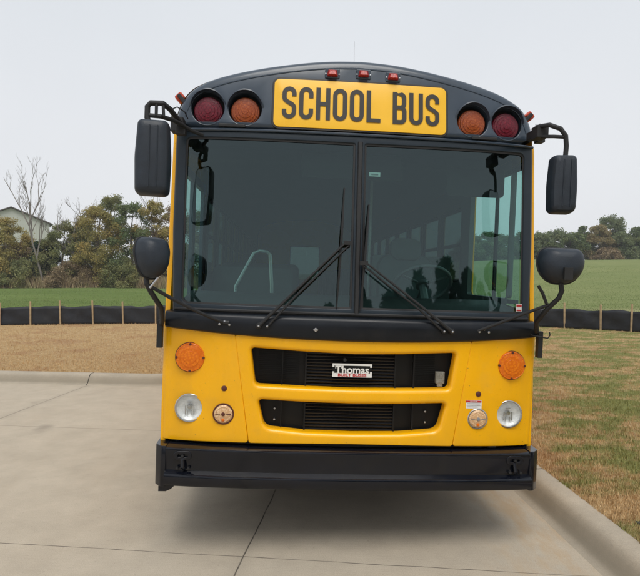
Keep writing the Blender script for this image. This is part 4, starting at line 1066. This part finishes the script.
mb = MB(); mb.box((.62, 1.28, 1.33), (.50, .50, .12)); mb.box((.62, 1.28, 1.10), (.3, .3, .34)); mb.build('seat_cushion', M['seat'], ds, bevel=.02)
mb = MB(); mb.tube([(-.837, 1.0, 1.55), (-.837, 1.0, 1.634), (-.704, 1.0, 1.90), (-.66, 1.0, 1.92), (-.60, 1.0, 1.915), (-.575, 1.0, 1.89), (-.555, 1.0, 1.65), (-.55, 1.0, 1.4)], .014, 8); mb.build('grab_rail', M['rail'], bus)
mb = MB(); mb.tube([(.34, 1.83, .95), (.34, 1.83, 2.75)], .014, 8); mb.build('stanchion', M['rail'], bus)
mb = MB(); soft_box(mb, (.75, 1.85, 1.46), (.76, .04, 1.0), .03); mb.build('barrier', M['panelpale'], bus)
mb = MB(); soft_box(mb, (-.75, 1.78, 1.45), (.74, .04, .70), .06); mb.build('barrier', M['seat'], bus)
mb = MB(); mb.box((.0, .52, 2.52), (.72, .03, .18)); mb.box((0, .50, 2.62), (.05, .03, .08)); mb.build('inside_mirror', M['dash'], bus, bevel=.02)
mb = MB(); mb.box((0, .55, 2.80), (2.2, .5, .24)); mb.build('overhead_panel', M['dash'], bus, smooth=0)
mb = MB(); soft_box(mb, (.88, .48, 2.44), (.42, .015, .20), .03); mb.build('sun_visor', M['dash'], bus)
proto = None
for i in range(10):
    for sx in (-1, 1):
        loc = (sx * .72, 2.45 + .76 * i, .95)
        if proto is None:
            mb = MB(); soft_box(mb, (0, .0, .52), (.82, .09, .76), .07, Matrix.Rotation(R(-6), 3, 'X'))
            proto = mb.build('passenger_seat', M['seat'], bus, smooth=50); mb = MB(); mb.box((0, -.24, .34), (.82, .44, .12)); cu_ = mb.build('seat_cushion', M['seat'], proto, bevel=.02)
            mb = MB(); mb.box((.34, -.2, .14), (.03, .03, .28)); mb.box((-.3, -.2, .14), (.03, .03, .28)); lg_ = mb.build('seat_frame', M['under'], proto); proto.location = loc
        else:
            s = proto.copy(); COL.objects.link(s); s.parent = bus; s.location = loc
            for ch in (cu_, lg_): q = ch.copy(); COL.objects.link(q); q.parent = s

# ------------------------------------------------------------------ trees
def leaf_mat(name, stops, scale=.45):
    m, n, b = newmat(name); x = noise_node(n, scale, 5, .75); f = noise_node(n, 9, 2, .6)
    c = ramp(n, x.outputs['Fac'], stops).outputs[0]
    c = mixc(n, .8, c, ramp(n, f.outputs['Fac'], [(.3, (.55, .55, .5)), (.7, (1.45, 1.4, 1.4))]).outputs[0], 'MULTIPLY')
    n.links.new(c, b.inputs['Base Color']); b.inputs['Roughness'].default_value = .8; b.inputs['Specular IOR Level'].default_value = .15
    tl = n.nodes.new('ShaderNodeBsdfTranslucent'); n.links.new(c, tl.inputs[0]); ms = n.nodes.new('ShaderNodeMixShader'); ms.inputs[0].default_value = .38
    n.links.new(b.outputs[0], ms.inputs[1]); n.links.new(tl.outputs[0], ms.inputs[2]); n.links.new(ms.outputs[0], n.nodes['Material Output'].inputs[0])
    return m
LM = {
 'olive': leaf_mat('olive_leaves', [(.3, (.17, .20, .10)), (.5, (.26, .275, .125)), (.68, (.36, .32, .14))]),
 'gold': leaf_mat('autumn_gold_leaves', [(.3, (.25, .25, .10)), (.5, (.38, .33, .13)), (.68, (.48, .35, .13))]),
 'green': leaf_mat('deep_green_leaves', [(.3, (.11, .155, .08)), (.5, (.165, .215, .10)), (.7, (.27, .28, .12))]),
 'teal': leaf_mat('juniper_leaves', [(.3, (0.028, 0.063, 0.045)), (.7, (0.052, 0.108, 0.074))]),
 'brown': leaf_mat('russet_leaves', [(.3, (.24, .19, .12)), (.5, (.34, .26, .165)), (.7, (.42, .34, .20))]),
 'grey': leaf_mat('far_green_leaves', [(.3, (.14, .185, .105)), (.5, (.20, .245, .13)), (.7, (.28, .30, .155))]),
 'farbrown': leaf_mat('far_orange_leaves', [(.3, (.24, .23, .12)), (.6, (.36, .29, .15))]),
}
def crown_mesh(h, w, nl, leaf, seed, low=.08, cone=0.0, clumps=75):
    g = np.random.default_rng(seed)
    P = []; 
    cz = g.uniform(low, 1, clumps) ** .9
    lim = (1 - cone) * np.clip(1 - ((cz - .35) / .68) ** 2, .06, 1) ** .62 + cone * (1 - cz * .92)
    ang = g.uniform(0, 2 * PI, clumps); rad = lim * np.sqrt(g.uniform(.05, 1, clumps))
    C_ = np.stack([np.cos(ang) * rad * w * .46, np.sin(ang) * rad * w * .46, cz * h * .93], 1)
    cr = g.uniform(.07, .17, clumps) * w * .9 * (1 - .55 * cone * cz) * (1 - .35 * cz)
    wgt = cr ** 2; idx = g.choice(clumps, nl, p=wgt / wgt.sum())
    d = g.normal(size=(nl, 3)); d /= np.linalg.norm(d, axis=1)[:, None]
    rr = cr[idx] * (.25 + .95 * g.uniform(0, 1, nl) ** .8); stray = g.uniform(size=nl) < .12; rr[stray] *= 1.5
    pos = C_[idx] + d * rr[:, None] * np.array([1, 1, .85])
    pos[:, 2] = np.maximum(pos[:, 2], .05 * h * g.uniform(size=nl))
    a = g.normal(size=(nl, 3)); a /= np.linalg.norm(a, axis=1)[:, None]; b = np.cross(a, g.normal(size=(nl, 3))); b /= np.linalg.norm(b, axis=1)[:, None]
    s = leaf * g.uniform(.5, 1.3, nl)[:, None]
    v = np.stack([pos - a * s, pos + b * s * .55, pos + a * s, pos - b * s * .55], 1)
    me = bpy.data.meshes.new('crown'); K = nl
    me.vertices.add(K * 4); me.loops.add(K * 4); me.polygons.add(K)
    me.vertices.foreach_set('co', v.ravel()); me.loops.foreach_set('vertex_index', np.arange(K * 4)); me.polygons.foreach_set('loop_start', np.arange(K) * 4)
    me.update(); return me, C_
def tree(name, x, y, h, w, kind, label, group=None, nl=7000, leaf=.16, low=.06, cone=0., seed=0, twigs=10, clumps=75):
    z = float(hgt(x, y)); root = empty(name, (x, y, z)); tag(root, label, 'tree', group)
    me, C_ = crown_mesh(h, w, nl, leaf, seed, low, cone, clumps); me.materials.append(LM[kind])
    o = bpy.data.objects.new('crown', me); COL.objects.link(o); o.parent = root
    g = random.Random(seed); mb = MB()
    mb.tube([(0, 0, -.2), (g.uniform(-.1, .1), 0, h * .3), (g.uniform(-.3, .3), 0, h * .62), (g.uniform(-.4, .4), .1, h * .93)], [.022 * h, .016 * h, .009 * h, .002 * h], 7)
    for c in C_[:twigs]:
        z0 = c[2] * g.uniform(.35, .7); mb.tube([(0, 0, z0), (c[0] * .5, c[1] * .5, z0 + (c[2] - z0) * .6), (c[0] * 1.1, c[1] * 1.1, c[2] * 1.08)], [.006 * h, .004 * h, .001 * h], 5)
    mb.build('trunk', M['bark'], root)
    return root
def bare_tree(x, y, h, lean, label, seed, depth=5, name='bare_tree', spread=.55):
    z = float(hgt(x, y)); root = empty(name, (x, y, z)); tag(root, label, 'tree'); g = random.Random(seed); tw = MB(); tr = MB()
    def br(p, d, ln, r_, lv, mb):
        pts = [p]; dd = d.copy(); q = p.copy()
        for _ in range(4):
            dd = (dd + Vector((g.uniform(-.16, .16), g.uniform(-.16, .16), g.uniform(-.02, .12)))).normalized(); q = q + dd * ln / 4; pts.append(q.copy())
        mb.tube(pts, [r_ * (1 - .14 * i) for i in range(5)], 5 if lv > 2 else 3, cap=False)
        if lv <= 0: return
        for k in range(5 if lv == depth else g.choice((2, 3, 3))):
            b0 = pts[g.randint(1 if lv < depth else 2, 4)]; sd = Vector((g.uniform(-1, 1), g.uniform(-1, 1), g.uniform(.1, .7))).normalized()
            br(b0, (dd * (1 - spread) + sd * spread).normalized(), ln * g.uniform(.45, .68), r_ * .58, lv - 1, tw)
    br(Vector((0, 0, -.2)), Vector((lean, 0, 1)).normalized(), h * .62, .0125 * h, depth, tr)
    tr.build('trunk', M['barebark'], root); tw.build('branches', M['barebark'], root, smooth=0); return root
def atpx(px, Y): return (px - 320) / 554 * Y
LEFT = [   # px, depth, top px-y, width m, kind, label
 (-42, 66, 222, 8, 'olive', 'olive tree just outside the left end of the hedgerow'),
 (-14, 62, 216, 7, 'gold', 'golden brown leafy tree cut by the left edge of the photo'),
 (8, 61, 215, 6.2, 'gold', 'golden tree low in front of the pale barn, far left'),
 (28, 63, 237, 5.5, 'brown', 'short russet bush below the barn gable'),
 (44, 62, 238, 4.2, 'teal', 'dark bluish juniper at the foot of the bare tree'),
 (62, 61, 218, 5.2, 'olive', 'olive bush just right of the tall bare tree'),
 (84, 66, 222, 5.5, 'green', 'dark green bush behind the leaning bare tree'),
 (98, 61, 203, 6.2, 'gold', 'yellow-tinged tree left of the tallest leafy tree'),
 (112, 64, 192, 6.0, 'olive', 'tallest leafy tree of the left hedgerow'),
 (132, 62, 200, 6.5, 'green', 'dense dark green tree next to the left mirror'),
 (154, 62, 197, 5.4, 'gold', 'gold and green tree against the left edge of the bus'),
 (176, 64, 203, 6.5, 'brown', 'russet tree half hidden by the left side of the bus'),
 (205, 66, 208, 8, 'olive', 'olive tree of the left hedgerow, hidden behind the windshield of the bus'),
 (238, 68, 214, 8.5, 'green', 'dark green tree of the left hedgerow, hidden behind the left half of the bus'),
 (-78, 66, 218, 9, 'gold', 'golden tree beyond the left edge of the photo'),
 (72, 60, 262, 5.5, 'brown', 'low brown thicket in front of the left hedgerow, under the bushes'),
 (20, 60, 258, 5.5, 'olive', 'low olive thicket at the foot of the golden trees, far left'),
 (122, 60, 258, 5.5, 'olive', 'low olive thicket under the dark tree beside the left mirror')]
for i, (px, Y, ty, w, kd, lab) in enumerate(LEFT):
    x = atpx(px, Y); h = 1.75 + (275 - ty) / 554 * Y - float(hgt(x, Y))
    tree('leafy_tree' if h > 5 else 'bush', x, Y, h, w, kd, lab, 'trees and bushes of the left hedgerow', nl=24000 if h > 5 else 13000, leaf=.095, seed=i + 20, low=.03)
bare_tree(atpx(45, 59.5), 59.5, 11.2, -.03, 'tall leafless tree standing in front of the pale barn', 31, spread=.33)
bare_tree(atpx(88, 60.5), 60.5, 8.6, -.42, 'leafless tree leaning left over the bushes', 11)
bare_tree(atpx(95, 63), 63, 10.6, .02, 'thin bare pole tree beside the tallest leafy tree', 14, depth=4)
bare_tree(atpx(140, 66), 66, 9.8, -.1, 'thin bare tree rising behind the dark tree by the left mirror', 23, depth=4)
RIGHT = [
 (470, 112, 236, 8, 'grey', 'first tree of the right wood, seen only through the windshield'),
 (488, 110, 232, 7, 'grey', 'second tree of the right wood, seen through the windshield'),
 (505, 113, 234, 8, 'grey', 'third tree of the right wood, seen through the windshield'),
 (522, 111, 233, 8, 'green', 'dark tree hidden behind the right edge of the bus'),
 (541, 110, 232, 7, 'grey', 'grey-green tree just right of the bus edge on the hill'),
 (555, 112, 230, 8, 'grey', 'rounded grey-green tree above the D-shaped mirror'),
 (570, 110, 232, 7.5, 'green', 'dark tree above the outer edge of the D-shaped mirror'),
 (583, 112, 224, 6.5, 'green', 'pointed dark tree left of the orange one on the hill'),
 (598, 110, 224, 6.6, 'farbrown', 'orange-brown autumn tree on the hill crest'),
 (611, 113, 213, 8, 'grey', 'tallest tree on the right hill crest'),
 (622, 109, 232, 6.5, 'grey', 'lower green tree right of the tallest one on the hill'),
 (636, 111, 226, 7, 'green', 'dark tree cut by the right edge of the photo'),
 (655, 112, 222, 9, 'grey', 'grey-green tree just beyond the right edge of the photo'),
 (606, 108, 248, 6, 'brown', 'low brown bush at the foot of the tallest hill tree')]
for i, (px, Y, ty, w, kd, lab) in enumerate(RIGHT):
    x = atpx(px, Y); h = 1.75 + (275 - ty) / 554 * Y - float(hgt(x, Y))
    tree('hill_tree' if h > 3.6 else 'bush', x, Y, h, w, kd, lab, 'trees on the right hill crest', nl=13000, leaf=.17, seed=i + 60, low=.02, cone=.5 if i == 7 else 0)
# trees behind the photographer, seen as dark shapes mirrored low in the windshield
for i, (x, y, h, w) in enumerate([(-16, -38, 7.5, 7), (-9.5, -40, 6.2, 6), (-3, -44, 6.8, 6), (5, -40, 8.0, 6.5), (9.5, -38, 8.5, 7), (14, -40, 9.5, 8), (18.5, -41, 11.5, 8.5), (23, -40, 13, 9), (28, -40, 12, 9), (34, -42, 11, 9), (-26, -40, 9, 8)]):
    tree('roadside_tree', x, y, h, w, 'teal', 'dark tree mirrored low in the bus windshield', 'trees mirrored in the windshield', nl=14000, leaf=.34, seed=90 + i, cone=.45, twigs=2, clumps=120)

# ------------------------------------------------------------------ barn
by_ = 92; bxc = atpx(12, by_); bz = float(hgt(bxc, by_))
barn = empty('barn', (bxc, by_, bz), (0, 0, R(31))); tag(barn, 'pale metal-clad barn gable rising behind the left trees', 'barn')
hw = 5.7; eave = 1.75 + (275 - 220) / 554 * by_ - bz - .45; apex = 1.75 + (275 - 208) / 554 * by_ - bz
mb = MB(); mb.add([(-hw, 0, 0), (hw, 0, 0), (hw, 0, eave), (0, 0, apex), (-hw, 0, eave), (-hw, 24, 0), (hw, 24, 0), (hw, 24, eave), (0, 24, apex), (-hw, 24, eave)],
                  [(0, 1, 2, 3, 4), (5, 9, 8, 7, 6), (0, 4, 9, 5), (1, 6, 7, 2)]); 
for k in range(45): mb.box((-hw + .2 + k * .4, -.02, (eave) / 2), (.06, .04, eave - .1))
mb.build('wall', M['barn'], barn, smooth=0)
mb = MB()
for sx in (-1, 1):
    a = Vector((0, 0, apex + .05)); b = Vector((sx * (hw + .5), 0, eave - .12)); up_ = Vector((0, 0, .16))
    mb.add([a + Vector((0, -.5, 0)), b + Vector((0, -.5, 0)), b + up_ + Vector((0, -.5, 0)), a + up_ + Vector((0, -.5, 0)), a + Vector((0, 24.5, 0)), b + Vector((0, 24.5, 0)), b + up_ + Vector((0, 24.5, 0)), a + up_ + Vector((0, 24.5, 0))],
           [(0, 1, 2, 3), (4, 7, 6, 5), (0, 4, 5, 1), (3, 2, 6, 7), (1, 5, 6, 2)])
mb.build('roof', M['barnroof'], barn, smooth=0)

# black scrap of hose lying on the grass by the kerb, lower right
hx, hy = 2.06, 3.50
mb = MB(); mb.tube([(hx - .03, hy + .02, .158), (hx + .03, hy, .165), (hx + .12, hy - .03, .16), (hx + .22, hy - .02, .158)], .012, 10)
tag(mb.build('hose', M['scrap'], origin=(hx, hy, .155)), 'short piece of black hose on the grass by the kerb, lower right', 'hose')

# ------------------------------------------------------------------ the damp air between the bus and the far trees
m = bpy.data.materials.new('haze_air'); m.use_nodes = True; n = m.node_tree; n.nodes.clear()
o_ = n.nodes.new('ShaderNodeOutputMaterial'); pv = n.nodes.new('ShaderNodeVolumePrincipled'); pv.inputs['Color'].default_value = (.93, .95, 1, 1)
pv.inputs['Density'].default_value = .0006; n.links.new(pv.outputs[0], o_.inputs['Volume'])
mb = MB(); mb.box((0, 0, 7.5), (BIG * 2 + 10, BIG * 2 + 10, 21)); hz_o = mb.build('haze', m, smooth=0); tag(hz_o, 'thin pale air over the whole place', 'haze', kind='stuff')
